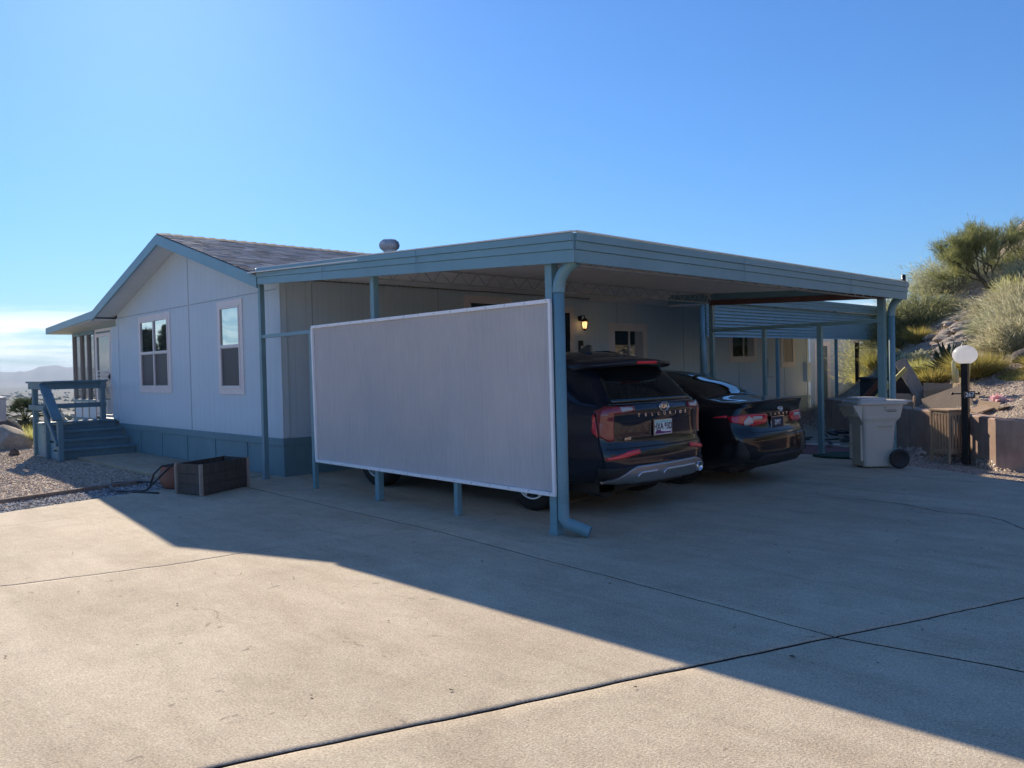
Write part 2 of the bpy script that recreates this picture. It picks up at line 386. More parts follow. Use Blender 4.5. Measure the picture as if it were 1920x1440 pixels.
M['char'] = mat('charcoal_box', (.02, .02, .023), .7, var=.3)
M['pink'] = foliage('pink_paper', (.75, .38, .42), (.85, .55, .56), (.9, .8, .78), .4)
M['rock'] = m_rock('tan_rock', (.28, .23, .19), (.64, .56, .47))
M['rockd'] = m_rock('dark_rock', (.07, .06, .055), (.27, .23, .2))
M['clay'] = mat('clay_pot', (.30, .13, .09), .75, var=.25, scale=6, dirt=.3)
M['hose'] = mat('hose_rubber', (.035, .04, .04), .5, var=.2)
M['dirtdark'] = mat('joint_dirt', (.06, .048, .04), .95, var=.4, scale=20)
M['greygrav'] = m_rock('grey_gravel', (.10, .095, .10), (.48, .46, .47))
M['browngrav'] = m_rock('brown_gravel', (.20, .14, .11), (.52, .42, .35))
M['teal2'] = mat('teal_louvre_paint', (.28, .47, .55), .4, var=.08, dirt=.15)
M['door'] = mat('teal_door_paint', (.07, .16, .19), .5, var=.08)
M['brownbeam'] = mat('rusty_brown_beam', (.13, .06, .045), .8, var=.3)
M['paver'] = mat('red_paver', (.20, .075, .07), .85, var=.25, scale=12, bump=.5)
M['turf'] = mat('green_mat', (.02, .07, .05), .95, var=.3, scale=60, bump=.8, bs=200)
M['bark'] = m_rock('palo_verde_bark', (.06, .055, .04), (.16, .15, .10))
M['curtain'] = mat('curtain', (.45, .46, .48), .9, var=.1)
M['lampglow'] = m_emit('lit_bulb_glass', (1.0, .55, .22), 1.5, (.9, .6, .3))
M['cactus'] = foliage('cholla_skin', (.42, .42, .26), (.62, .60, .40), (.80, .77, .56), .45)
M['yarrow'] = mat('white_speck', (.7, .7, .68), .7)
f_palo = foliage('palo_verde_twigs', (0.137, 0.162, 0.062), (0.260, 0.279, 0.106), (0.397, 0.385, 0.162), .5)
f_creo = foliage('creosote_leaves', (0.165, 0.193, 0.097), (0.348, 0.358, 0.174), (0.581, 0.541, 0.271), .5)
f_dry = foliage('dry_brush', (0.310, 0.282, 0.173), (0.527, 0.482, 0.301), (0.680, 0.680, 0.474), .5)
f_grey = foliage('grey_brush', (0.232, 0.261, 0.165), (0.426, 0.435, 0.281), (0.677, 0.657, 0.445), .5)
f_grass = foliage('bunch_grass', (0.188, 0.192, 0.048), (0.451, 0.371, 0.091), (0.582, 0.479, 0.196), .5)
f_gold = foliage('golden_grass', (0.370, 0.320, 0.084), (0.627, 0.605, 0.185), (0.627, 0.627, 0.370), .5)
f_agave = foliage('agave_leaf', (.04, .065, .05), (.07, .10, .075), (.12, .15, .11), .15, .45)
f_palm = foliage('palm_leaf', (.035, .06, .03), (.07, .10, .045), (.22, .26, .15), .25, .35)
f_con = foliage('conifer_leaf', (.015, .035, .015), (.03, .06, .025), (.06, .09, .04), .2)

# ------------------------------------------------------------------ camera, light, sky
cam = bpy.data.cameras.new('camera'); co = bpy.data.objects.new('camera', cam); COL.objects.link(co); sc.camera = co
yaw, pit, rol = R(-46.3165), R(-1.052), R(-1.3264)
Fw = Vector((sin(yaw)*cos(pit), cos(yaw)*cos(pit), sin(pit))); Rt = Fw.cross(Vector((0, 0, 1))).normalized(); Up = Rt.cross(Fw)
Rt, Up = Rt*cos(rol)+Up*sin(rol), -Rt*sin(rol)+Up*cos(rol)
mw = Matrix((Rt, Up, -Fw)).transposed().to_4x4(); CP = Vector((4.91, -5.24, 1.5)); mw.translation = CP
co.matrix_world = mw; cam.sensor_width = 36; cam.lens = 1500/1920*36; cam.clip_start = .1; cam.clip_end = 30000

SEL, SAZ = R(27.8), R(-70.5)
S = Vector((sin(SAZ)*cos(SEL), cos(SAZ)*cos(SEL), sin(SEL)))
sl = bpy.data.lights.new('sun', 'SUN'); sl.energy = 3.75; sl.angle = R(.5); sl.color = (1, .88, .70)
so = bpy.data.objects.new('sun', sl); COL.objects.link(so); so.rotation_euler = (-S).to_track_quat('-Z', 'Y').to_euler(); so.location = (0, 0, 30)
w = bpy.data.worlds.new('World'); sc.world = w; w.use_nodes = True; nt = w.node_tree; bg = nt.nodes['Background']
sky = nt.nodes.new('ShaderNodeTexSky'); sky.sky_type = 'NISHITA'; sky.sun_disc = False; sky.sun_elevation = SEL; sky.sun_rotation = SAZ
sky.altitude = 0; sky.air_density = 1.3; sky.dust_density = .25; sky.ozone_density = 10.0
tc = nt.nodes.new('ShaderNodeTexCoord'); sp_ = nt.nodes.new('ShaderNodeSeparateXYZ'); nt.links.new(tc.outputs['Generated'], sp_.inputs[0])
mp = nt.nodes.new('ShaderNodeMapping'); mp.inputs['Scale'].default_value = (2.0, 2.0, 22); nt.links.new(tc.outputs['Generated'], mp.inputs['Vector'])
nz = nt.nodes.new('ShaderNodeTexNoise'); nz.inputs['Scale'].default_value = 2.6; nz.inputs['Detail'].default_value = 8; nz.inputs['Roughness'].default_value = .6; nt.links.new(mp.outputs[0], nz.inputs['Vector'])
cr = nt.nodes.new('ShaderNodeValToRGB'); cr.color_ramp.elements[0].position = .40; cr.color_ramp.elements[1].position = .54; nt.links.new(nz.outputs['Fac'], cr.inputs['Fac'])
zr = nt.nodes.new('ShaderNodeValToRGB'); e = zr.color_ramp.elements; e[0].position = .0; e[0].color = (1, 1, 1, 1); e[1].position = .082; e[1].color = (0, 0, 0, 1); x_ = e.new(.06); x_.color = (.95, .95, .95, 1)
nt.links.new(sp_.outputs[2], zr.inputs['Fac'])
mu = nt.nodes.new('ShaderNodeMath'); mu.operation = 'MULTIPLY'; nt.links.new(cr.outputs[0], mu.inputs[0]); nt.links.new(zr.outputs[0], mu.inputs[1])
mu2 = nt.nodes.new('ShaderNodeMath'); mu2.operation = 'MULTIPLY'; mu2.inputs[1].default_value = .92; nt.links.new(mu.outputs[0], mu2.inputs[0])
cm = nt.nodes.new('ShaderNodeMix'); cm.data_type = 'RGBA'; cm.inputs[7].default_value = (8.2, 8.6, 8.9, 1)
nt.links.new(mu2.outputs[0], cm.inputs[0]); tn = nt.nodes.new('ShaderNodeMix'); tn.data_type = 'RGBA'; tn.blend_type = 'MULTIPLY'; tn.inputs[0].default_value = 1; tn.inputs[7].default_value = (.62, .81, 1.0, 1)
sc1 = nt.nodes.new('ShaderNodeVectorMath'); sc1.operation = 'SCALE'; sc1.inputs['Scale'].default_value = .2; gm = nt.nodes.new('ShaderNodeGamma'); gm.inputs['Gamma'].default_value = .92
sc2 = nt.nodes.new('ShaderNodeVectorMath'); sc2.operation = 'SCALE'; sc2.inputs['Scale'].default_value = 4.3
nt.links.new(sky.outputs[0], sc1.inputs[0]); nt.links.new(sc1.outputs[0], gm.inputs['Color']); nt.links.new(gm.outputs[0], sc2.inputs[0]); nt.links.new(sc2.outputs[0], tn.inputs[6]); nt.links.new(tn.outputs[2], cm.inputs[6]); nt.links.new(cm.outputs[2], bg.inputs['Color'])
bg.inputs['Strength'].default_value = .088
sc.view_settings.view_transform = 'Standard'; sc.view_settings.look = 'None'; sc.view_settings.gamma = 1; sc.view_settings.exposure = .92; sc.cycles.diffuse_bounces = 8
sc.cycles.use_denoising = True; sc.cycles.max_bounces = 8; sc.cycles.volume_bounces = 1; sc.cycles.transparent_max_bounces = 12
sc.cycles.caustics_reflective = False; sc.cycles.caustics_refractive = False

# ------------------------------------------------------------------ terrain
def smooth(a): a = np.clip(a, 0, 1); return a*a*(3-2*a)
def wave(x, y, f, s): return np.sin(x*f+s)*np.cos(y*f*1.13+s*2.1)+.5*np.sin(x*f*2.3-y*f*1.7+s*3)
WALL = [(-3.2, 12.2), (-1.6, 10.1), (-.39, 8.85), (.1, 8.3), (.50, 7.98), (1.0, 7.68), (1.33, 7.36), (1.56, 7.10), (2.4, 7.16), (3.4, 7.1), (5, 6.4), (8, 4.6), (12, 1.5)]
def walldist(x, y):
    best = np.full(np.shape(x), 1e9); sg = np.ones(np.shape(x))
    for (ax, ay), (bx, by) in zip(WALL[:-1], WALL[1:]):
        dx, dy = bx-ax, by-ay; L2 = dx*dx+dy*dy
        t = np.clip(((x-ax)*dx+(y-ay)*dy)/L2, 0, 1); px, py = ax+t*dx, ay+t*dy
        d = np.hypot(x-px, y-py); s_ = np.sign(dx*(y-ay)-dy*(x-ax))
        m = d < best; best = np.where(m, d, best); sg = np.where(m, s_, sg)
    return best*sg
def terrain(x, y):
    x = np.asarray(x, float); y = np.asarray(y, float)
    d = walldist(x, y)
    kx = smooth((x+6.3)/4.6); dd = np.clip(d-.12, 0, 70)
    up = smooth(d/.16)*np.where(d > 0, 1, 0)*.60*smooth((x+4.6)/2.2)
    hill = up+.455*dd*kx*(1-.22*smooth(x/1.5))
    hill = hill+np.where(d > .6, (wave(x, y, .9, 1.3)*.07+wave(x, y, 2.7, 4.)*.03)*np.clip(dd/3, 0, 1)*(.3+kx), 0)
    hill = np.where(hill > 14, 14+(hill-14)*.25, hill)
    r = np.hypot(x+5, y-5); hill = hill*(1-smooth((r-70)/160))
    rg = .0+.0*x
    back = np.clip(x-24, 0, 60)*.22*smooth((y+40)/30)*(1-smooth((r-60)/120)); hill = np.maximum(hill, back)
    ed = np.maximum(-17-x, (y-24)*.6+np.clip(-6-x, -50, 50)*.8); ed = np.maximum(ed, (r-85)*.8)
    drop = -27*smooth(ed/110)-.35*smooth(ed/5)
    rough = np.clip((r-30)/200, 0, 1)*wave(x, y, .03, .7)*.6
    return -.04+hill+drop+rough
rad = np.concatenate([[0], np.geomspace(.8, 34, 150), np.geomspace(35, 14000, 120)]); na = 540
th = np.linspace(0, 2*pi, na, endpoint=False)
X = (CP.x+rad[:, None]*np.cos(th)[None]).ravel(); Y = (CP.y+rad[:, None]*np.sin(th)[None]).ravel()
V = np.stack([X, Y, terrain(X, Y)], 1)
i = np.arange(len(rad)-1)[:, None]*na; j = np.arange(na)[None]; jn = (j+1) % na
F = np.stack([i+j, i+na+j, i+na+jn, i+jn], -1).reshape(-1, 4)
g = link('ground', np_mesh('ground', V, F, True), M['ground'], local=True); tag(g, kind='structure')
def tz(x, y): return float(terrain(np.array([x]), np.array([y]))[0])
FW2 = Vector((-.723, .691)); RT2 = Vector((.691, .723))
def pl(u, w_): return CP.x+FW2.x*w_+RT2.x*u, CP.y+FW2.y*w_+RT2.y*u   # lateral / depth metres from the viewpoint

# mountains far across the valley
def ridge(name, dist, base, amp, seed, m, a0=-125, a1=-20, n=420, depth=900):
    a = np.radians(np.linspace(a0, a1, n)); k = np.linspace(0, 1, n)*60
    h = np.zeros(n)
    for q, (f, am) in enumerate(((.35, 1), (.9, .7), (2.1, .5), (4.7, .33), (11, .16), (23, .09))): h += am*np.sin(k*f+seed*(q+1)*1.7)
    h = base+amp*(.5+.28*h); h = np.maximum(h, base*.5)
    rows = []
    for q, (dd, hh) in enumerate(((0, 0), (depth*.25, .35), (depth*.5, .72), (depth*.8, 1.0), (depth*1.6, 0))):
        jj = 1+.18*np.sin(k*3.1*(q+1)+seed)*(0 < q < 3)
        rows.append(np.stack([CP.x+np.sin(a)*(dist+dd), CP.y+np.cos(a)*(dist+dd), -30+h*hh*jj], 1))
    V = np.concatenate(rows); F = []
    i = np.arange(4)[:, None]*n; j = np.arange(n-1)[None]
    F = np.stack([i+j, i+n+j, i+n+j+1, i+j+1], -1).reshape(-1, 4)
    o = link(name, np_mesh(name, V, F, True), m, local=True); tag(o, kind='structure')
M['mount'] = m_rock('mountain_rock', (.16, .12, .10), (.30, .24, .2))
M['mount'].node_tree.nodes['Noise Texture'].inputs['Scale'].default_value = .004
ridge('mountains', 5300, 38, 78, 2.3, M['mount'])
ridge('hills', 4300, 16, 20, 5.1, M['mount'])
# haze
hz = MB(); hz.box(-7300, 7300, -7300, 7300, -34, 98)
th_ = bpy.data.materials.new('haze_air'); th_.use_nodes = True; th_.node_tree.nodes.clear()
o_ = th_.node_tree.nodes.new('ShaderNodeOutputMaterial'); pv = th_.node_tree.nodes.new('ShaderNodeVolumePrincipled')
pv.inputs['Color'].default_value = (.66, .83, 1, 1); pv.inputs['Density'].default_value = 1.8e-4; pv.inputs['Anisotropy'].default_value = .0
th_.node_tree.links.new(pv.outputs[0], o_.inputs['Volume'])
h_o = hz.build('haze', th_, local=True); tag(h_o, 'pale haze over the far valley', None, None, 'stuff')

# ------------------------------------------------------------------ driveway
def wob(t, s, a): return a*(np.sin(t*2.1+s)+.6*np.sin(t*5.3+s*2)+.4*np.sin(t*11.9+s*3)+.25*np.sin(t*27+s*5))
def XI(k, y):
    if k == 0: x = np.interp(y, [-14, -3.21, -1.28, -.9, 12], [-3.2, -5.7, -6.14, -6.2, -6.2])
    elif k == 1: x = np.interp(y, [-14, -3.4, -1.0, 0, 7.5], [-4.2, -4.72, -4.5, -4.45, -4.4])+wob(y, 3, .004)
    elif k == 2: x = np.interp(y, [-14, -3.96, -2.9, -2.04, -1.13, -.6, .6, 1.36, 2.41, 7.5], [-3.8, -1.9, -1.62, -1.55, -1.3, -1.02, -1.07, -1.1, -1.2, -1.3])+wob(y, 1, .012)
    elif k == 3: x = np.interp(y, [-14, -3.92, -.98, .49, 7.5], [-1.4, 1.92, 2.97, 3.5, 5.6])+wob(y, 2, .005)
    else: x = np.interp(y, [-14, 8], [14, 14])
    return x
def YJ(k, x):
    if k == 0: return np.full(np.shape(x), -13.)
    if k == 1: return np.interp(x, [-7, -4.82, -1.02, 2.97, 3.82, 14], [-.36, -.44, -.60, -.98, -.86, -.8])+wob(x, 4, .005)
    return np.interp(x, [-7, -.6, .1, .56, 1.36, 2.23, 3.6, 6, 14], [7.32, 7.25, 6.98, 6.64, 6.3, 5.73, 5.0, 4.2, 2.6])+wob(x, 7, .012)
GX = {1: .004, 2: .006, 3: .009}; GY = {1: .0065}
slabs = empty('driveway', (0, 0, 0), None, None); slabs['kind'] = 'structure'
for i in range(4):
    for j in range(2):
        nx = int(40); ny = 170 if j == 0 else 120
        if j == 0: ny = 260
        u = np.concatenate([[0, .0012], np.linspace(.01, .99, nx-3), [.9988, 1]])[None, :]; v = np.concatenate([[0, .0012], np.linspace(.006, .994, ny-3), [.9988, 1]])[:, None]
        x = np.zeros((ny+1, nx+1)); y = YJ(j, x)*(1-v)+YJ(j+1, x)*v
        for _ in range(8):
            x = (XI(i, y)+GX.get(i, 0)+.35*wob(y, i+9, .003))*(1-u)+(XI(i+1, y)-GX.get(i+1, 0)+.35*wob(y, i+5, .003))*u
            y = (YJ(j, x)+GY.get(j, 0))*(1-v)+(YJ(j+1, x)-GY.get(j+1, 0))*v
        z = np.zeros_like(x)+(((i*7+j*3) % 5)-2)*.0004
        z[0, :] -= .004; z[-1, :] -= .004; z[:, 0] -= .004; z[:, -1] -= .004
        V = np.stack([x, y, z], -1).reshape(-1, 3); n1 = nx+1
        a = (np.arange(ny)[:, None]*n1+np.arange(nx)[None]).ravel(); F = np.stack([a, a+1, a+n1+1, a+n1], 1)
        ring = list(range(0, nx))+[k*n1+nx for k in range(0, ny)]+[ny*n1+k for k in range(nx, 0, -1)]+[k*n1 for k in range(ny, 0, -1)]
        low = V[ring].copy(); low[:, 2] = -.045; b0 = len(V); V = np.concatenate([V, low]); nr = len(ring)
        F = np.concatenate([F, [[ring[k], b0+k, b0+(k+1) % nr, ring[(k+1) % nr]] for k in range(nr)]])
        me_ = np_mesh('driveway_slab', V, F); me_.polygons.foreach_set('material_index', np.array([0]*(len(me_.polygons)-nr)+[1]*nr, dtype=np.int32))
        o = link('driveway_slab', me_, M['concrete'], slabs, local=True, mats=[M['concrete'], M['dirtdark']])
mb = MB(); mb.add([(-5.6, -12, -.03), (13, -12, -.03), (13, 2.4, -.03), (4, 4.6, -.03), (0, 6.6, -.03), (-5.9, 7, -.03)], [(0, 1, 2, 3, 4, 5)])
mb.build('joint_filler', M['dirtdark'], slabs, local=True)
def ribbon(pts, w_, m, seed, z=.004, name='crack'):
    P = []; r = random.Random(seed)
    for a, b in zip(pts[:-1], pts[1:]):
        for k in range(9):
            t = k/9; P.append((a[0]+(b[0]-a[0])*t+r.uniform(-.012, .012), a[1]+(b[1]-a[1])*t+r.uniform(-.012, .012)))
    P.append(pts[-1]); mb = MB(); L = len(P); vs = []
    for k, p in enumerate(P):
        q = P[min(k+1, L-1)]; s_ = P[max(k-1, 0)]; dx, dy = q[0]-s_[0], q[1]-s_[1]; l_ = math.hypot(dx, dy) or 1
        ww = w_*r.uniform(.4, 1.3)*min(1, .2+3*min(k, L-1-k)/L)
        vs += [(p[0]-dy/l_*ww, p[1]+dx/l_*ww, z), (p[0]+dy/l_*ww, p[1]-dx/l_*ww, z)]
    mb.add(vs, [(2*k, 2*k+1, 2*k+3, 2*k+2) for k in range(L-1)]); mb.build(name, m, slabs, local=True)
ribbon([(-.25, 3.35), (.32, 3.27), (.89, 3.33), (1.28, 3.46), (1.68, 3.43), (2.12, 3.19), (2.43, 3.25), (2.69, 3.12), (2.94, 2.78), (3.5, 2.5), (4.2, 2.6)], .006, M['dirtdark'], 1)
ribbon([(1.0, -2.9), (1.08, -2.84), (1.2, -2.86)], .0015, M['dirtdark'], 3)
ribbon([(-.3, -3.2), (-.1, -3.12), (.15, -3.2), (.3, -3.1)], .0012, M['dirtdark'], 4)
# small litter: leaves and chips on the slab
mb = MB()
for k in range(90):
    u = random.uniform(-4.5, 7); w_ = random.uniform(3.5, 12); x, y = pl(u, w_)
    if y > 6 or x < -5 or y < -8: continue
    r_ = random.uniform(.006, .018); a = random.uniform(0, pi)
    mb.add([(x+r_*cos(a+q)*random.uniform(.5, 1.3), y+r_*sin(a+q)*random.uniform(.3, .8), .006+random.uniform(0, .006)) for q in (0, 1.3, 2.6, 3.9, 5.1)], [(0, 1, 2, 3, 4)])
tag(mb.build('litter', M['bark'], local=True), 'scattered dark leaf crumbs on the driveway', None, None, 'stuff')

# gravel strips, edging, path slab
mb = MB(); ed = [(-8.6, -9.5), (-6.75, -3.05), (-7.05, -1.9), (-7.2, -1.15)]
for a, b in zip(ed[:-1], ed[1:]): mb.bar((a[0], a[1], -.005), (b[0], b[1], -.005), .05, .05)
tag(mb.build('garden_edging', M['browngrav']), 'thin tan kerb strip between brown and grey gravel', 'edging')
mb = MB(); mb.box(-11.9, -6.2, -.72, .38, -.05, .012); pth = mb.build('path', M['patio'], bev=.01); tag(pth, kind='structure')
def pebbles(name, m, n, pt, s0, s1, label):
    base = np.array([(1, 0, 0), (-1, 0, 0), (0, 1, 0), (0, -1, 0), (0, 0, 1), (0, 0, -1)], float); tri = np.array([(0, 2, 4), (2, 1, 4), (1, 3, 4), (3, 0, 4), (2, 0, 5), (1, 2, 5), (3, 1, 5), (0, 3, 5)])
    P = np.array([pt() for _ in range(n)]); P[:, 2] = terrain(P[:, 0], P[:, 1])
    s_ = rng.uniform(s0, s1, (n, 1))*rng.uniform(.6, 1.4, (n, 3))*np.array([1, 1, .6]); a = rng.uniform(0, 6.3, n)
    B = base[None]*s_[:, None]+rng.normal(0, .18, (n, 6, 3))*s_[:, None]
    x = B[..., 0]*np.cos(a)[:, None]-B[..., 1]*np.sin(a)[:, None]; y = B[..., 0]*np.sin(a)[:, None]+B[..., 1]*np.cos(a)[:, None]
    V = np.stack([x, y, B[..., 2]], -1)+P[:, None]; V[..., 2] += s_[:, :1]*.2
    F = (tri[None]+np.arange(n)[:, None, None]*6).reshape(-1, 3)
    o = link(name, np_mesh(name, V.reshape(-1, 3), F), m, local=True); tag(o, label, None, None, 'stuff')
def mgrav(name, cols):
    t = NT(name); geo = t.new('ShaderNodeNewGeometry')
    t.col(t.ramp(geo.outputs['Random Per Island'], [(k/(len(cols)-1), c) for k, c in enumerate(cols)])); t.set(Roughness=.9, Specular_IOR_Level=.25); return t.m
M['gravA'] = mgrav('brown_pebbles', [(.22, .155, .12), (.42, .31, .24), (.52, .41, .32), (.62, .51, .42), (.8, .74, .66)])
M['gravB'] = mgrav('grey_pebbles', [(.08, .08, .085), (.22, .21, .22), (.36, .35, .36), (.52, .51, .5), (.78, .77, .74)])
def ptA():
    while True:
        x = random.uniform(-16.5, -6.2); y = random.uniform(-5.5, .2)
        if x < -6.85-.28*(-3-y) if y < -1 else x < -7.1: return (x, y, 0)
def ptB():
    y = random.uniform(-7, -.75); xl = np.interp(y, [-9.5, -3.05, -1.9, -1.15, -.7], [-8.6, -6.75, -7.05, -7.2, -7.2]); xr = float(XI(0, np.array(y)))
    return (random.uniform(xl+.02, xr+.02), y, 0)
pebbles('gravel', M['gravA'], 42000, ptA, .006, .016, 'brown gravel yard beside the driveway')
pebbles('gravel', M['gravB'], 14000, ptB, .008, .02, 'grey gravel strip along the driveway edge')
def ptC():
    while True:
        x = random.uniform(-1.2, 5); y = random.uniform(4, 9)
        if y > YJ(2, np.array(x)) and walldist(np.array(x), np.array(y)) < -.1: return (x, y, 0)
pebbles('gravel', M['gravA'], 20000, ptC, .003, .008, 'tan gravel at the foot of the brown wall')
def ptD():
    while True:
        x = random.uniform(-2.5, 4); y = random.uniform(8, 19); d = walldist(np.array(x), np.array(y))
        if d > .3: return (x, y, 0)
pebbles('gravel', M['gravA'], 16000, ptD, .006, .022, 'loose stones scattered over the hillside')

# ------------------------------------------------------------------ manufactured house
HY, HX0, HX1, HYE = .42, -13.0, -5.88, 16.94   # gable wall plane, left, right, far end
ZC, RX, RZ = 2.90, -9.42, 4.0                    # wall top, ridge x, ridge z (roof top)
house = empty('manufactured_house', ((HX0+HX1)/2, 8, 0), 'long pale blue manufactured home with teal skirting and shingle roof', 'house')
wallmb = MB()
zr_ = RZ-.10
wallmb.prism([(HX0, .5), (HX1, .5), (HX1, ZC), (RX, zr_), (HX0, 2.86)], 'y', HY, HYE)
wallmb.build('wall', M['siding'], house)
# skirting
mb = MB(); mb.box(HX0-.015, HX1+.015, HY-.015, HYE+.015, -.05, .45); mb.box(HX0-.03, HX1+.03, HY-.03, HYE+.03, .45, .56)
for x in (-12.55, -11.75, -10.62, -9.42, -8.24, -7.05): mb.box(x-.02, x+.02, HY-.03, HY-.014, -.03, .45)
for y in (.9, 1.6, 2.8, 4., 5.2, 6.4, 7.6, 8.8, 10, 11.2, 12.4, 13.6, 14.8, 16): mb.box(HX1+.014, HX1+.03, y-.02, y+.02, -.03, .45)
mb.build('skirting', M['skirt'], house, bev=.004)
# sheet seams and corner boards
M['trusspaint'] = mat('grey_truss_paint', (.42, .45, .47), .5)
M['seam'] = mat('seam_shadow', (.34, .42, .48), .7)
mb = MB(); mb.box(HX0+.05, HX1-.08, HY-.006, HY+.01, 2.755, 2.768); mb.build('panel_seam', M['seam'], house); mb = MB(); mb.box(-9.23, -9.215, HY-.006, HY+.01, .57, 2.74); mb.build('panel_seam', M['seam'], house); mb = MB(); mb.box(-9.23, -9.215, HY-.006, HY+.01, 2.78, 3.78); mb.build('panel_seam', M['seam'], house)
mb = MB(); mb.box(HX1-.005, HX1+.006, .93, .943, .57, 2.86); mb.build('panel_seam', M['seam'], house)
mb = MB(); mb.box(HX1-.005, HX1+.006, .95, 3.4, 2.08, 2.09); mb.build('panel_seam', M['seam'], house)
for y in (3.35, 5.8, 8.2, 10.65, 13.1, 15.5): mb = MB(); mb.box(HX1-.005, HX1+.006, y, y+.01, .57, 2.86); mb.build('panel_seam', M['seam'], house)
mb = MB(); mb.box(HX0-.02, HX0+.07, HY-.02, HY+.07, .56, 2.76); mb.build('corner_board', M['siding'], house, bev=.004); mb = MB(); mb.box(HX1-.09, HX1+.018, HY-.018, HY+.09, .57, 2.86); mb.build('corner_board', M['siding'], house, bev=.004)
# roof
def roofz(x): return RZ-(abs(x-RX))*.292
ro = MB(); xl, xr, y0, y1 = -13.16, -5.84, .0, HYE+.3
t_ = .05
ro.prism([(xl, roofz(xl)), (RX, RZ), (xr, roofz(xr)), (xr, roofz(xr)-t_), (RX, RZ-t_), (xl, roofz(xl)-t_)], 'y', y0-.02, y1)
roof = ro.build('roof', M['shingle'], house)
def shingles():
    V = []; F = []; r_ = random.Random(4); nrm = math.hypot(1, .292); row = .14
    for sd, xe_ in ((1, xr), (-1, xl)):
        L = abs(xe_-RX)*nrm; nr = int(L/row)
        for q in range(nr):
            a0 = L-q*row; a1 = a0-row-.02; y = y0-.02-r_.uniform(0, .3)
            while y < y1:
                wd = r_.choice([.16, .22, .30, .33]); ya, yb_ = max(y, y0-.02), min(y+wd, y1); y += wd
                if yb_-ya < .02: continue
                th = r_.choice([.002, .004, .006]); lo = a0-r_.uniform(0, .012)
                def P(a, yy, h): return (RX+sd*a/nrm-.0+sd*h*.28, yy, RZ-a/nrm*.292+h)
                b = len(V); V += [P(lo, ya, .001), P(lo, yb_-.004, .001), P(lo, ya, th+.004), P(lo, yb_-.004, th+.004), P(a1, ya, .003), P(a1, yb_-.004, .003)]
                F += [(b, b+1, b+3, b+2), (b+2, b+3, b+5, b+4)]
    return np_mesh('shingle_course', V, F)
M['tab'] = mgrav0('shingle_tabs', [(.36, .28, .22), (.58, .46, .37), (.72, .59, .48), (.84, .71, .60)])
link('shingle_course', shingles(), M['tab'], roof)
cap = MB()
for k in range(int((y1-y0)/.2)):
    a = y0-.02+k*.2
    cap.add([(RX-.14, a, RZ-.035), (RX, a, RZ+.012), (RX+.14, a, RZ-.035), (RX-.14, a+.23, RZ-.028), (RX, a+.23, RZ+.03), (RX+.14, a+.23, RZ-.028)], [(0, 1, 4, 3), (1, 2, 5, 4), (0, 3, 4, 1)])
cap.build('ridge_cap', M['shingle'], roof)
fa = MB()
for (xa, xb) in ((xl-.015, RX), (RX, xr+.14)):
    za, zb = roofz(xa)-.012, roofz(xb)-.012
    h0, h1 = .175, .175
    v = [(xa, y0-.035, za), (xb, y0-.035, zb), (xb, y0-.035, zb-h1), (xa, y0-.035, za-h0), (xa, y0+.0, za), (xb, y0+.0, zb), (xb, y0+.0, zb-h1), (xa, y0+.0, za-h0)]
    fa.add(v, [(0, 1, 2, 3), (7, 6, 5, 4), (0, 4, 5, 1), (3, 2, 6, 7), (0, 3, 7, 4), (1, 5, 6, 2)])
fa.build('fascia', M['fascia'], house)
sf = MB()
for (xa, xb) in ((xl, RX), (RX, xr)):
    za, zb = roofz(xa)-.12, roofz(xb)-.12
    v = [(xa, y0+.001, za), (xb, y0+.001, zb), (xb, HY-.001, zb), (xa, HY-.001, za), (xa, y0+.001, za+.02), (xb, y0+.001, zb+.02), (xb, HY-.001, zb+.02), (xa, HY-.001, za+.02)]
    sf.add(v, [(0, 1, 2, 3), (7, 6, 5, 4), (0, 4, 5, 1), (3, 2, 6, 7), (0, 3, 7, 4), (1, 5, 6, 2)])
sf.box(xl, HX0-.001, HY, HYE, 2.72, 2.74)
sf.build('soffit', M['soffit'], house)
# turbine vent on the roof
vt = MB(); vx, vy = -9.0, 4.58; vz = roofz(vx)+.07
vt.cyl((vx, vy, vz-.12), (vx, vy, vz+.10), .15, .13, 24)
vent = vt.build('roof_vent', M['rooftop'], roof)
vh = MB(); nb = 22
vh.lathe([(.13, vz+.10), (.175, vz+.15), (.19, vz+.21), (.175, vz+.28), (.12, vz+.32), (.0, vz+.335)], (vx, vy, 0), 'z', 24)
for k in range(nb):
    a = 2*pi*k/nb; pts = []
    for (r_, zz, tw) in ((.14, .10, 0), (.20, .15, .08), (.218, .21, .14), (.20, .275, .2), (.13, .33, .26), (.03, .345, .3)):
        pts.append((vx+r_*cos(a+tw), vy+r_*sin(a+tw), vz+zz)); 
    vs = []
    for p in pts:
        dx, dy = p[0]-vx, p[1]-vy; vs += [p, (vx+dx*.86-dy*.10, vy+dy*.86+dx*.10, p[2])]
    vh.add(vs, [(2*q, 2*q+2, 2*q+3, 2*q+1) for q in range(5)])
vh.build('vent_turbine', M['galv'], vent)
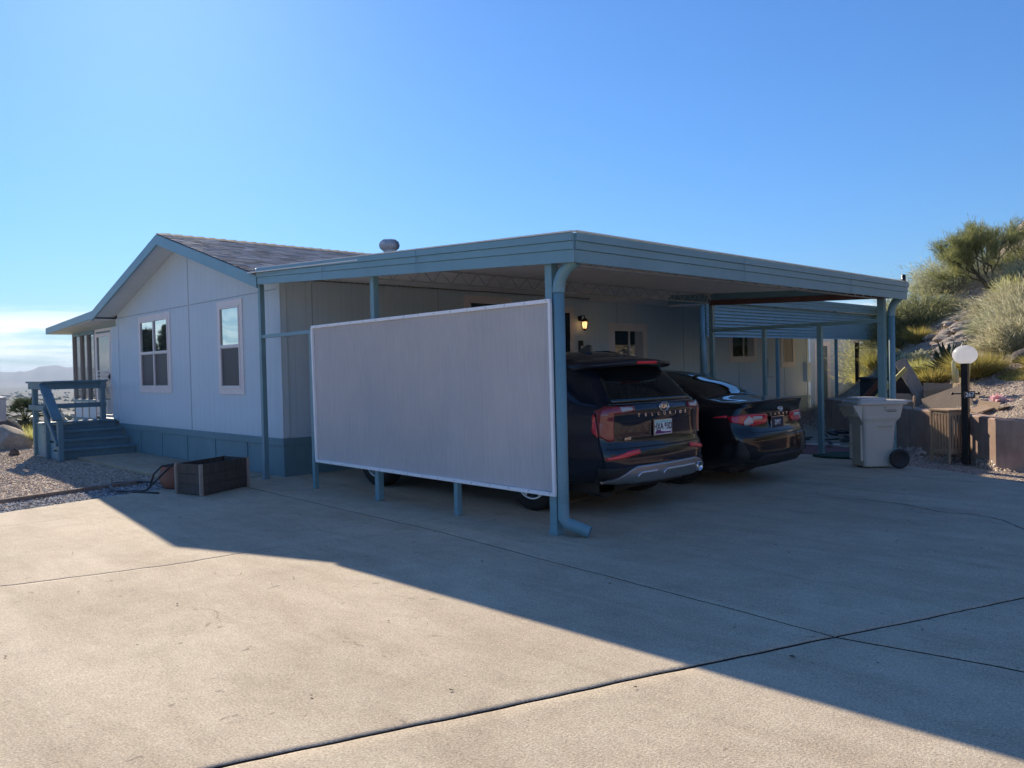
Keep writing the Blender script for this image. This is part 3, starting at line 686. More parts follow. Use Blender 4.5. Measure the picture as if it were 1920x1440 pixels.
# windows -------------------------------------------------
def window(ax, a0, a1, z0, z1, P, tw=.095, cols=1, hung=True, upper='glasssky', lower='screened', curtain=False, slider=False, out=1):
    """ax 'y': window in plane y=P facing -y ; ax 'x': plane x=P facing +x"""
    s = -1 if ax == 'y' else 1
    def bx(mb, a, b, c, d, n0, n1):
        q0, q1 = sorted((P+s*n0, P+s*n1))
        if ax == 'y': mb.box(a, b, q0, q1, c, d)
        else: mb.box(q0, q1, a, b, c, d)
    tr = MB(); bx(tr, a0, a1, z1-tw, z1, 0, .022); bx(tr, a0, a1, z0, z0+tw, 0, .022); bx(tr, a0, a0+tw, z0+tw, z1-tw, 0, .022); bx(tr, a1-tw, a1, z0+tw, z1-tw, 0, .022)
    wo = tr.build('window', M['white'], house, bev=.003)
    i0, i1, j0, j1 = a0+tw, a1-tw, z0+tw, z1-tw; fw = .035
    fr = MB(); bx(fr, i0, i1, j1-fw, j1, .0, .034); bx(fr, i0, i1, j0, j0+fw, .0, .034); bx(fr, i0, i0+fw, j0+fw, j1-fw, .0, .034); bx(fr, i1-fw, i1, j0+fw, j1-fw, .0, .034)
    W = i1-i0-2*fw; mids = [i0+fw+W*k/cols for k in range(1, cols)]
    zm = (j0+j1)/2+.02
    for m_ in mids: bx(fr, m_-.025, m_+.025, j0+fw, j1-fw, .0, .034)
    xs = [i0+fw]+sum([[m_-.025, m_+.025] for m_ in mids], [])+[i1-fw]
    if hung:
        for k in range(cols): bx(fr, xs[2*k], xs[2*k+1], zm-.022, zm+.022, .0, .04)
    if slider:
        m_ = (i0+i1)/2; bx(fr, m_-.02, m_+.02, j0+fw, j1-fw, 0, .036)
    fr.build('frame', M['white'], wo, bev=.002)
    for k in range(cols):
        g_ = MB(); bx(g_, xs[2*k], xs[2*k+1], (zm+.022 if hung else j0+fw), j1-fw, .0, .012); g_.build('pane', M[upper], wo)
        if hung:
            g_ = MB(); bx(g_, xs[2*k]+.012, xs[2*k+1]-.012, j0+fw+.012, zm-.034, .0, .008); g_.build('pane', M[lower], wo)
            sc_ = MB(); bx(sc_, xs[2*k], xs[2*k]+.012, j0+fw, zm-.022, 0, .02); bx(sc_, xs[2*k+1]-.012, xs[2*k+1], j0+fw, zm-.022, 0, .02)
            bx(sc_, xs[2*k]+.012, xs[2*k+1]-.012, j0+fw, j0+fw+.012, 0, .02); bx(sc_, xs[2*k]+.012, xs[2*k+1]-.012, zm-.034, zm-.022, 0, .02); sc_.build('screen_frame', M['galv'], wo)
    if curtain:
        cu = MB(); n = 14; m_ = (i0+i1)/2; c0 = m_+.22; vs = []
        for k in range(n+1):
            a = c0+(i1-fw-c0)*k/n; q = P+s*(.0125+.002*(k % 2)); 
            for z in (j0+fw, j1-fw): vs.append((a, q, z) if ax == 'y' else (q, a, z))
        cu.add(vs, [(2*k, 2*k+2, 2*k+3, 2*k+1) for k in range(n)]); cu.build('curtain', M['curtain'], wo)
    return wo
window('y', -11.70, -10.08, 1.21, 2.71, HY, cols=2)
window('y', -8.02, -7.10, 1.20, 2.72, HY, cols=1)
window('x', 3.94, 5.10, 1.55, 2.83, HX1, tw=.10, hung=False, upper='glassdark', slider=False)
window('x', 7.92, 9.23, 1.42, 2.43, HX1, tw=.13, hung=False, upper='glassdark', slider=True, curtain=True)
window('x', 12.63, 13.98, 1.55, 2.50, HX1, tw=.11, hung=False, upper='glassdark', slider=True, curtain=True)
window('x', 15.29, 16.08, 1.38, 2.50, HX1, tw=.11, hung=False, upper='blind')
# carport side door
mb = MB(); mb.box(HX1, HX1+.022, 5.72, 5.85, .6, 2.73); mb.box(HX1, HX1+.022, 6.69, 6.82, .6, 2.73); mb.box(HX1, HX1+.022, 5.85, 6.69, 2.60, 2.73)
dr = mb.build('door', M['white'], house, bev=.003)
mb = MB(); mb.box(HX1, HX1+.012, 5.85, 6.69, .62, 2.60)
mb.m = 0; mb.build('door_leaf', M['glassdark'], dr)
mb = MB(); mb.box(HX1, HX1+.02, 14.55, 14.58, 1.12, 1.62); mb.box(HX1, HX1+.02, 14.58, 14.85, 1.12, 1.14); mb.build('conduit', M['seam'], house)
mb = MB(); mb.box(HX1, HX1+.12, 16.6, 16.85, .95, 1.5); mb.cyl((HX1+.06, 16.72, .1), (HX1+.06, 16.72, .95), .02); mb.cyl((HX1+.05, 16.7, 1.5), (HX1+.05, 16.7, 2.6), .018)
tag(mb.build('utility_box', M['siding'], bev=.008), 'slim pale utility box with pipe on the far end of the house wall', 'utility box')
mb = MB(); mb.box(HX1+.001, HX1+.03, 6.95, 7.07, 1.82, 2.05); tb = mb.build('wall_plate', M['lampblack'])
tag(tb, 'small black and white plate below the wall lantern', 'wall plate')
mb = MB(); mb.box(HX1+.031, HX1+.04, 6.985, 7.05, 1.84, 1.94); mb.build('white_panel', M['white'], tb)

# wall lantern (lit)
ln = empty('wall_lantern', (HX1, 7.0, 2.36), 'small lit black coach lantern on the wall beside the door', 'lantern')
mb = MB(); mb.cyl((HX1, 7, 2.5), (HX1+.02, 7, 2.5), .055); mb.tube([(HX1+.02, 7, 2.5), (HX1+.07, 7, 2.56), (HX1+.13, 7, 2.55), (HX1+.14, 7, 2.49)], .012, 8)
mb.lathe([(0, 2.52), (.02, 2.50), (.075, 2.45), (.08, 2.435)], (HX1+.14, 7, 0)); mb.lathe([(.045, 2.275), (.03, 2.25), (0, 2.235)], (HX1+.14, 7, 0))
for k in range(6):
    a = k*pi/3; mb.cyl((HX1+.14+.075*cos(a), 7+.075*sin(a), 2.44), (HX1+.14+.045*cos(a), 7+.045*sin(a), 2.27), .004, n=6)
mb.build('bracket', M['lampblack'], ln)
mb = MB(); mb.lathe([(.0, 2.43), (.045, 2.42), (.05, 2.36), (.035, 2.30), (0, 2.285)], (HX1+.14, 7, 0)); mb.build('bulb', M['lampglow'], ln)
t = NT('lantern_glass'); t.col((.9, .75, .5)); t.set(Roughness=.05, Alpha=.3); M['lglass'] = t.m
mb = MB(); mb.lathe([(.072, 2.438), (.044, 2.275)], (HX1+.14, 7, 0), n=6); mb.build('glass_shade', M['lglass'], ln)

# ------------------------------------------------------------------ screened porch
PX0 = -16.35
pr = empty('screened_porch', (-14.7, 1.5, 0), 'screened porch with low teal roof at the left end of the home', 'porch')
mb = MB(); ptl = lambda x: 2.955+.055*(x-xl)*1.0 + (-.0)
mb.prism([(-16.75, 2.74), (xl, roofz(xl)+.015), (xl, roofz(xl)-.05), (-16.75, 2.68)], 'y', .02, 7); mb.build('roof', M['shingle'], pr)
mb = MB(); mb.prism([(-16.78, 2.745), (xl-.02, roofz(xl)+.01), (xl-.02, roofz(xl)-.15), (-16.78, 2.60)], 'y', -.015, .02); mb.box(-16.80, -16.76, .02, 7, 2.60, 2.745); mb.build('fascia', M['fascia'], pr)
mb = MB(); mb.prism([(-16.7, 2.60), (xl, 2.74), (xl, 2.76), (-16.7, 2.62)], 'y', .021, 6.9); mb.build('ceiling', M['soffit'], pr)
mb = MB(); mb.box(PX0, HX0-.02, HY, 6.8, -.4, .60); mb.build('floor', M['deck'], pr)
mb = MB()
PB = [(x-.03, x+.03, HY+.02, HY+.11, .60, 2.60) for x in (PX0+.04, -15.72, -15.2, -14.66)]+[(PX0, PX0+.09, y-.045, y+.045, .6, 2.6) for y in (2.5, 4.6, 6.7)]
M['porchframe'] = mat('taupe_frame_paint', (.30, .275, .26), .6)
for b_ in PB: mb = MB(); mb.box(*b_); mb.build('post', M['porchframe'], pr, bev=.004)
mb = MB(); mb.box(PX0+.09, -14.66, HY+.03, HY+.10, .60, .98); mb.build('knee_wall', M['siding'], pr)
for b_ in ((PX0, -14.66, HY+.0, HY+.12, .98, 1.03), (PX0+.09, HX0-.02, HY+.02, HY+.10, 2.52, 2.60), (PX0, PX0+.09, .6, 6.8, .98, 1.03)): mb = MB(); mb.box(*b_); mb.build('rail', M['trim'], pr, bev=.004)
mb = MB(); mb.box(PX0+.08, -14.7, HY+.062, HY+.066, 1.03, 2.52); mb.build('mesh_panel', M['insect'], pr)
mb = MB(); mb.box(PX0+.04, PX0+.044, .5, 6.7, 1.03, 2.55); mb.build('mesh_panel', M['insect'], pr)
# screen door
DX0, DX1 = -14.55, -13.42
mb = MB(); mb.frame(DX0, DX1, .66, 2.60, .055, HY-.0, HY+.05, 'y'); dd = mb.build('screen_door', M['white'], pr, bev=.003)
mb = MB(); mb.frame(DX0+.065, DX1-.065, .74, 2.50, .075, HY-.008, HY+.022, 'y', .3); mb.box(DX0+.14, DX1-.14, HY-.006, HY+.01, 1.58, 1.60); mb.box(DX0+.14, DX1-.14, HY-.006, HY+.01, 1.66, 1.68); mb.box(DX0+.14, DX1-.14, HY-.006, HY+.01, 1.50, 1.52)
for k in range(9):
    x = DX0+.2+k*.09; mb.cyl((x, HY, 1.05), (x, HY, 1.5-.04*abs(k-4)), .006, n=6)
    if k % 2: mb.tube([(x, HY, 1.15), (x+.03, HY, 1.2), (x+.045, HY, 1.27), (x, HY, 1.33), (x-.045, HY, 1.27), (x-.03, HY, 1.2), (x, HY, 1.15)], .005, 5)
mb.build('door_leaf', M['white'], dd, bev=.002)
mb = MB(); mb.box(DX0+.14, DX1-.14, HY+.008, HY+.012, 1.04, 2.43); mb.build('mesh_panel', M['insect'], dd)
mb = MB(); mb.box(DX1-.14, DX1-.10, HY-.03, HY-.01, 1.48, 1.6); mb.cyl((DX1-.12, HY-.05, 1.54), (DX1-.12, HY-.01, 1.54), .02); mb.build('handle', M['lampblack'], dd)
mb = MB(); mb.box(DX1, HX0-.02, HY+.0, HY+.06, .56, 2.6); mb.build('jamb', M['siding'], pr)

# ------------------------------------------------------------------ porch deck with steps
dk = empty('deck_steps', (-12.9, -.3, 0), 'teal wooden porch steps with slanted handrail', 'steps')
mb = MB(); nb_ = 12
for k in range(nb_): a = -13.72+k*.0583; 
for k in range(9):
    y = -1.02+k*.156; mb.box(-14.6 if y > .3 else -13.74, -13.08, y, y+.148, .605, .64)
mb.build('deck_board', M['deck'], dk, bev=.003)
for k in range(3):
    mb = MB(); x1 = -12.72+k*.36; z = .48-k*.16
    mb.box(x1-.38, x1, -1.0, .385, z-.04, z); mb.build('tread', M['deck'], dk, bev=.004)
for k in range(4):
    mb = MB(); x1 = -13.10+k*.36-.02; z = .60-k*.16
    mb.box(x1-.02, x1, -.98, .38, max(z-.16, -.03), z-.0); mb.build('riser', M['deck'], dk)
mb = MB(); mb.box(-13.60, -12.70, -.99, -.97, -.03, .60); mb.prism([(-12.68, -.03), (-11.96, -.03), (-11.96, .1), (-12.68, .5)], 'y', -1.0, -.985); mb.build('side_panel', M['fascia'], dk)
for (x, y, z1) in ((-13.66, -1.0, 1.44), (-12.66, -1.03, 1.44), (-11.80, -1.03, .76), (-13.72, .30, 1.44)):
    mb = MB(); mb.box(x-.06, x+.06, y-.045, y+.045, -.03, z1); mb.build('post', M['deck'], dk, bev=.005)
mb = MB(); mb.box(-13.85, -12.56, -1.12, -.93, 1.44, 1.48); mb.box(-13.85, -13.64, -.93, .40, 1.44, 1.48); mb.box(-13.80, -12.64, -1.09, -1.05, 1.32, 1.44); mb.box(-13.76, -13.73, -.98, .38, 1.30, 1.44)
mb.box(-13.80, -12.64, -1.09, -1.05, .90, 1.00); mb.box(-13.76, -13.73, -.98, .38, .90, 1.0)
mb.bar((-12.66, -1.08, 1.42), (-11.74, -1.08, .74), .17, .05); mb.bar((-12.66, -1.09, .92), (-11.78, -1.09, .28), .04, .09)
mb.build('handrail', M['deck'], dk, bev=.004)

# ------------------------------------------------------------------ carport
cp = empty('carport', (-2.8, 3.6, 0), 'large flat roofed teal metal carport over the two cars', 'carport')
yo = lambda x: -.022*x      # the front line drifts a little
zu = lambda x: 2.62-.05*x   # roof underside
xe, xw, yf, yb = .30, -5.86, -.06, 7.32
# ribbed pans: W profile along y, extruded along x
V = []; F = []; pitch = .1; n = int((yb-yf)/pitch)
prof = []
for k in range(n):
    y = yf+k*pitch; prof += [(y, 0), (y+.055, 0), (y+.065, .028), (y+.085, .028), (y+.1, 0)]
for (y, dz) in prof:
    for x in (xe, xw): V.append((x, y, zu(x)+dz))
F = [(2*k, 2*k+1, 2*k+3, 2*k+2) for k in range(len(prof)-1)]
mb = MB(); mb.add(V, F); mb.build('ceiling_panel', M['ceil'], cp, norm=False)
mb = MB(); mb.add([(x, y, z_) for z_o in (.03, .045) for (x, y, z_) in ((xe+.02, yf-.03, zu(xe)+z_o), (xw, yf-.03, zu(xw)+z_o), (xw, yb+.02, zu(xw)+z_o), (xe+.02, yb+.02, zu(xe)+z_o))], [(0, 1, 2, 3), (7, 6, 5, 4), (0, 4, 5, 1), (1, 5, 6, 2), (2, 6, 7, 3), (3, 7, 4, 0)])
mb.build('roof_sheet', M['rooftop'], cp)
def fascia_strip(mb, p0, p1, zt0, zt1, zb0, zb1, nrm, th):
    # p0,p1 plan points of the outer face line; nrm outward
    def pr_(f0, f1, o0):
        a0 = zb0+(zt0-zb0)*f0; b0 = zb0+(zt0-zb0)*f1; a1 = zb1+(zt1-zb1)*f0; b1 = zb1+(zt1-zb1)*f1
        q = lambda p, o, z: (p[0]+nrm[0]*o, p[1]+nrm[1]*o, z)
        v = [q(p0, o0, a0), q(p1, o0, a1), q(p1, o0, b1), q(p0, o0, b0), q(p0, -th, a0), q(p1, -th, a1), q(p1, -th, b1), q(p0, -th, b0)]
        mb.add(v, [(0, 1, 2, 3), (7, 6, 5, 4), (0, 4, 5, 1), (3, 2, 6, 7), (0, 3, 7, 4), (1, 5, 6, 2)])
    pr_(0, .44, .0); pr_(.445, .73, .014); pr_(.735, 1, .030)
fx = lambda x: -.10+yo(x)*.6
mb = MB(); fascia_strip(mb, (.335, fx(.335)), (-5.68, fx(-5.68)), 2.655, 2.995, 2.405, 2.775, (0, -1), .015)
mb.build('front_fascia', M['fascia'], cp, bev=.003)
mb = MB(); fascia_strip(mb, (.333, -.085), (.333, 7.36), 2.655, 2.655, 2.405, 2.405, (1, 0), .015); mb.build('side_fascia', M['fascia'], cp, bev=.003)
mb = MB(); fascia_strip(mb, (.33, 7.345), (-3.95, 7.345), 2.65, 2.87, 2.43, 2.65, (0, 1), .015); mb.build('rear_fascia', M['fascia'], cp, bev=.003)
for k in range(5):
    y_ = 1.3+k*1.35
    if k in (1, 3): mb = MB(); mb.box(.363, .3655, y_, y_+.012, 2.41, 2.65); mb.build('lap_seam', M['trim'], cp)
for x_ in (-1.9, -3.85): mb = MB(); f_ = (.335-x_)/6.015; mb.box(x_, x_+.010, fx(x_)-.0325, fx(x_)-.030, 2.41+.37*f_, 2.65+.34*f_); mb.build('lap_seam', M['trim'], cp)
mb = MB(); mb.bar((.28, 7.20, 2.475), (-2.95, 7.20, 2.60), .05, .09); mb.build('rear_beam', M['brownbeam'], cp)
mb = MB(); mb.bar((.345, -.12, 2.665), (-5.68, -.02, 3.003), .05, .012); mb.bar((.345, -.1, 2.668), (.345, 7.36, 2.668), .05, .012); mb.build('drip_edge', M['rooftop'], cp)
mb = MB(); mb.tube([(.31, 7.30, 2.64), (.31, 7.30, 2.75)], [.03, .03]); mb.lathe([(.03, 2.75), (.025, 2.775), (0, 2.785)], (.31, 7.3, 0)); mb.build('roof_cap', M['lampblack'], cp)
def truss(x, z0, z1, y0, y1, n):
    mb = MB(); mb.bar((x, y0, z0), (x, y1, z0), .035, .014); mb.bar((x, y0, z1), (x, y1, z1), .035, .014)
    st = (y1-y0)/n
    for k in range(n):
        a = y0+k*st; mb.cyl((x, a, z0), (x, a+st/2, z1), .006, n=6); mb.cyl((x, a+st/2, z1), (x, a+st, z0), .006, n=6)
    mb.build('truss', M['trusspaint'], cp)
truss(-2.96, 2.60, 2.755, .05, 7.25, 24); truss(-.04, 2.445, 2.60, -.02, 7.25, 26)
mb = MB(); mb.bar((-2.96, 7.26, 2.60), (-4.3, 7.9, 2.66), .03, .02); mb.bar((-2.96, 7.26, 2.76), (-4.3, 7.9, 2.80), .03, .02)
for k in range(8):
    t0, t1 = k/8, (k+.5)/8; P_ = lambda t, z: (-2.96-1.34*t, 7.26+.64*t, z+.05*t)
    mb.cyl(P_(t0, 2.60), P_(t1, 2.76), .008, n=6); mb.cyl(P_(t1, 2.76), P_((k+1)/8, 2.60), .008, n=6)
mb.build('truss', M['ceil'], cp)
def post(x, y, z1, w_=.075, base=True):
    mb = MB(); mb.box(x-w_/2, x+w_/2, y-w_/2, y+w_/2, 0, z1)
    if base: mb.box(x-w_/2-.008, x+w_/2+.008, y-w_/2-.008, y+w_/2+.008, 0, .05)
    return mb.build('post', M['steel'], cp, bev=.004)
post(-5.89, .13, 2.80, .07); post(-4.44, .10, 2.05, .06, False); post(-2.95, .08, 2.62, .075, False); post(-1.48, .05, 2.05, .06, False); post(-.035, .0, 2.44, .085)
post(0, 7.25, 2.44, .10); post(-2.96, 7.25, 2.60, .075); post(-.96, 7.22, 2.09, .075); post(-1.93, 7.22, 2.09, .06)
mb = MB(); mb.bar((-5.89, .13, 2.05), (-.04, .0, 2.05), .05, .05); mb.build('rail', M['steel'], cp, bev=.004)
mb = MB(); mb.bar((0, 7.22, 2.11), (-2.96, 7.22, 2.11), .05, .06); mb.build('rail', M['steel'], cp, bev=.004)
# downspouts
def downspout(x, y, kick, top):
    mb = MB(); 
    pts = [(x, y, .33)]; pts = [(x, y, z) for z in (.16, .4, 2.22)]
    mb.tube(pts, .050, 20)
    k = 0; ep = []
    for k in range(26):
        t_ = k/25; p = Vector((x, y, 2.20))*(1-t_)**3+Vector((x, y, 2.32))*3*t_*(1-t_)**2+Vector(((x+top[0])/2, (y+top[1])/2, 2.40))*3*t_*t_*(1-t_)+Vector(top)*t_**3
        ep.append(p)
    mb.tube(ep, [.051+.006*(q % 2) for q in range(26)], 20)
    mb.lathe([(.056, 2.17), (.056, 2.215)], (x, y, 0))
    lo = Vector(kick); mb.tube([(x, y, .30), (x, y, .16), Vector((x, y, .13)).lerp(lo, .12), lo], [.05, .052, .052, .054], 20, caps=False)
    mb.build('downspout', M['steel'], cp)
downspout(.068, -.015, (.27, .10, .045), (.255, .02, 2.44)); downspout(.13, 7.28, (.25, 7.15, .04), (.29, 7.2, 2.44))
for k in range(5): mb = MB(); mb.box(-.62, -.56, .6+.35*k, .64+.35*k, zu(-.58)-.008, zu(-.58)-.002); mb.build('clip', M['rooftop'], cp)  # pale blocks standing in for a row of glints on the ceiling

# privacy screen
ps = empty('privacy_screen', (-2.13, -.02, .37), 'large grey shade cloth panel in a white frame on the carport posts', 'screen')
y_s = lambda x: -.075+yo(x)
def fbar(mb, a, b, w_=.035): mb.bar((a[0], y_s(a[0]), a[1]), (b[0], y_s(b[0]), b[1]), .03, w_) if abs(a[1]-b[1]) < .5 else mb.bar((a[0], y_s(a[0]), a[1]), (b[0], y_s(b[0]), b[1]), w_, .03)
mb = MB(); fbar(mb, (-4.30, 2.10), (.02, 2.10)); fbar(mb, (-4.27, .385), (.035, .375)); fbar(mb, (-4.29, 2.085), (-4.262, .40)); fbar(mb, (.01, 2.085), (.02, .39), .03)
mb.build('frame', M['alu'], ps, bev=.003)
nx, nz_ = 120, 50; u = np.linspace(0, 1, nx+1); v = np.linspace(0, 1, nz_+1); UU, VV = np.meshgrid(u, v)
Xs = -4.27+4.285*UU; Zs = .395+1.695*VV
bul = np.sin(pi*UU)*np.sin(pi*VV)*.025+.010*np.sin(UU*26+VV*3)*np.exp(-VV*5)*np.sin(pi*UU)+.006*np.exp(-((UU-.30)/.05)**2-((VV-.12)/.1)**2)*2+.009*np.sin(UU*40+VV*9)*np.exp(-VV*9)*(.3+UU)+.004*np.sin(UU*17-VV*5)+.008*np.exp(-((UU-.03)/.06)**2-((VV-.05)/.12)**2)*np.sin(UU*90+VV*60)
Ys = -.060-.022*Xs+bul*.5
V = np.stack([Xs, Ys, Zs], -1).reshape(-1, 3); a = (np.arange(nz_)[:, None]*(nx+1)+np.arange(nx)[None]).ravel()
link('fabric', np_mesh('fabric', V, np.stack([a, a+1, a+nx+2, a+nx+1], 1), True), M['fab'], ps)
for k in range(16):
    x = -4.15+k*.275
    for z in (2.10, .382): mb = MB(); mb.cyl((x, y_s(x)-.021, z), (x, y_s(x)-.014, z), .007, n=8); mb.build('screw', M['galv'], ps)

# ------------------------------------------------------------------ patio cover beyond, shed, floor
pc = empty('patio_cover', (-4.9, 13, 0), 'lower teal patio cover with a hanging louvred valance behind the cars', 'patio cover')
mb = MB(); mb.add([(-3.9, 7.29, 2.77), (-5.86, 7.29, 2.86), (-5.86, 18.5, 2.86), (-3.9, 18.5, 2.82), (-3.9, 7.29, 2.90), (-5.86, 7.29, 2.94), (-5.86, 18.5, 2.94), (-3.9, 18.5, 2.90)], [(0, 1, 2, 3), (7, 6, 5, 4), (0, 4, 5, 1), (1, 5, 6, 2), (2, 6, 7, 3), (3, 7, 4, 0)]); mb.build('roof', M['ceil'], pc)
mb = MB(); fascia_strip(mb, (-3.86, 7.29), (-3.86, 18.5), 2.98, 2.96, 2.75, 2.745, (1, 0), .02); mb.build('fascia', M['fascia'], pc, bev=.003)
mb = MB()
for k in range(10):
    z = 2.06+k*.068; mb.add([(-3.93, 8.62, z), (-3.93, 18.1, z), (-3.99, 18.1, z+.072), (-3.99, 8.62, z+.072), (-3.93, 8.62, z+.008), (-3.93, 18.1, z+.008), (-3.985, 18.1, z+.078), (-3.985, 8.62, z+.078)], [(0, 1, 2, 3), (7, 6, 5, 4), (0, 4, 5, 1), (2, 6, 7, 3), (0, 3, 7, 4), (1, 5, 6, 2)])
lv = mb.build('louvre', M['teal2'], pc)
for y in (8.66, 11.6, 14.6, 17.85):
    mb = MB(); mb.box(-4.05, -3.99, y-.03, y+.03, 0, 2.80); mb.build('post', M['steel'], pc)
mb = MB(); mb.tube([(-4.0, 8.55, 2.7), (-4.0, 8.55, 1.35), (-3.92, 8.75, 1.2), (-3.82, 8.95, 1.12), (-3.82, 8.98, .3)], .055, 14); mb.build('downspout', M['steel'], pc)
pa = MB(); pa.box(-8.5, -1.2, 8.7, 24, -.03, .0); tag(pa.build('patio', M['patio'], bev=.005), kind='structure')
pa = MB(); pa.prism([(-5.85, 7.34), (-.75, 7.34), (-.6, 8.0), (-1.25, 8.69), (-5.85, 8.69)], 'z', -.03, -.002); pv_ = pa.build('paved_area', M['paver']); tag(pv_, kind='structure')
sh = empty('shed', (-9, 22.6, 0), 'pale blue shed with a teal door beyond the patio', 'shed')
mb = MB(); mb.box(-10.2, -7.75, 20.9, 24.4, 0, 2.7); mb.build('wall', M['siding'], sh)
mb = MB(); mb.box(-7.75, -7.72, 21.2, 21.32, 0, 2.2); mb.box(-7.75, -7.72, 22.14, 22.36, 0, 2.2); mb.box(-7.75, -7.72, 21.32, 22.14, 2.06, 2.2)
d2 = mb.build('door', M['white'], sh)
mb = MB(); mb.box(-7.75, -7.735, 21.32, 22.14, .02, 2.06); mb.build('door_leaf', M['door'], d2)
mb = MB(); mb.cyl((-7.735, 22.05, 1.05), (-7.68, 22.05, 1.05), .03); mb.cyl((-7.735, 22.05, 1.2), (-7.71, 22.05, 1.2), .025); mb.build('handle', M['chrome'], d2)
mb = MB(); mb.box(-10.3, -7.6, 20.8, 24.5, 2.7, 2.8); mb.build('roof', M['fascia'], sh)
# cooler unit beside the sedan
ac = empty('cooler_unit', (-4.95, 9.3, 0), 'boxy teal cooler cabinet against the wall behind the sedan', 'cooler')
mb = MB(); mb.box(-5.5, -4.5, 8.75, 9.75, .0, 1.28); mb.build('cabinet', M['trim'], ac, bev=.012)
mb = MB(); mb.box(-5.53, -4.47, 8.72, 9.78, 1.28, 1.33); mb.build('lid', M['trim'], ac, bev=.008)
mb = MB()
for k in range(12): mb.box(-4.499, -4.485, 8.85, 9.65, .3+k*.07, .34+k*.07)
for k in range(12): mb.box(-5.4, -4.6, 8.735, 8.749, .3+k*.07, .34+k*.07)
mb.build('louvre', M['skirt'], ac)

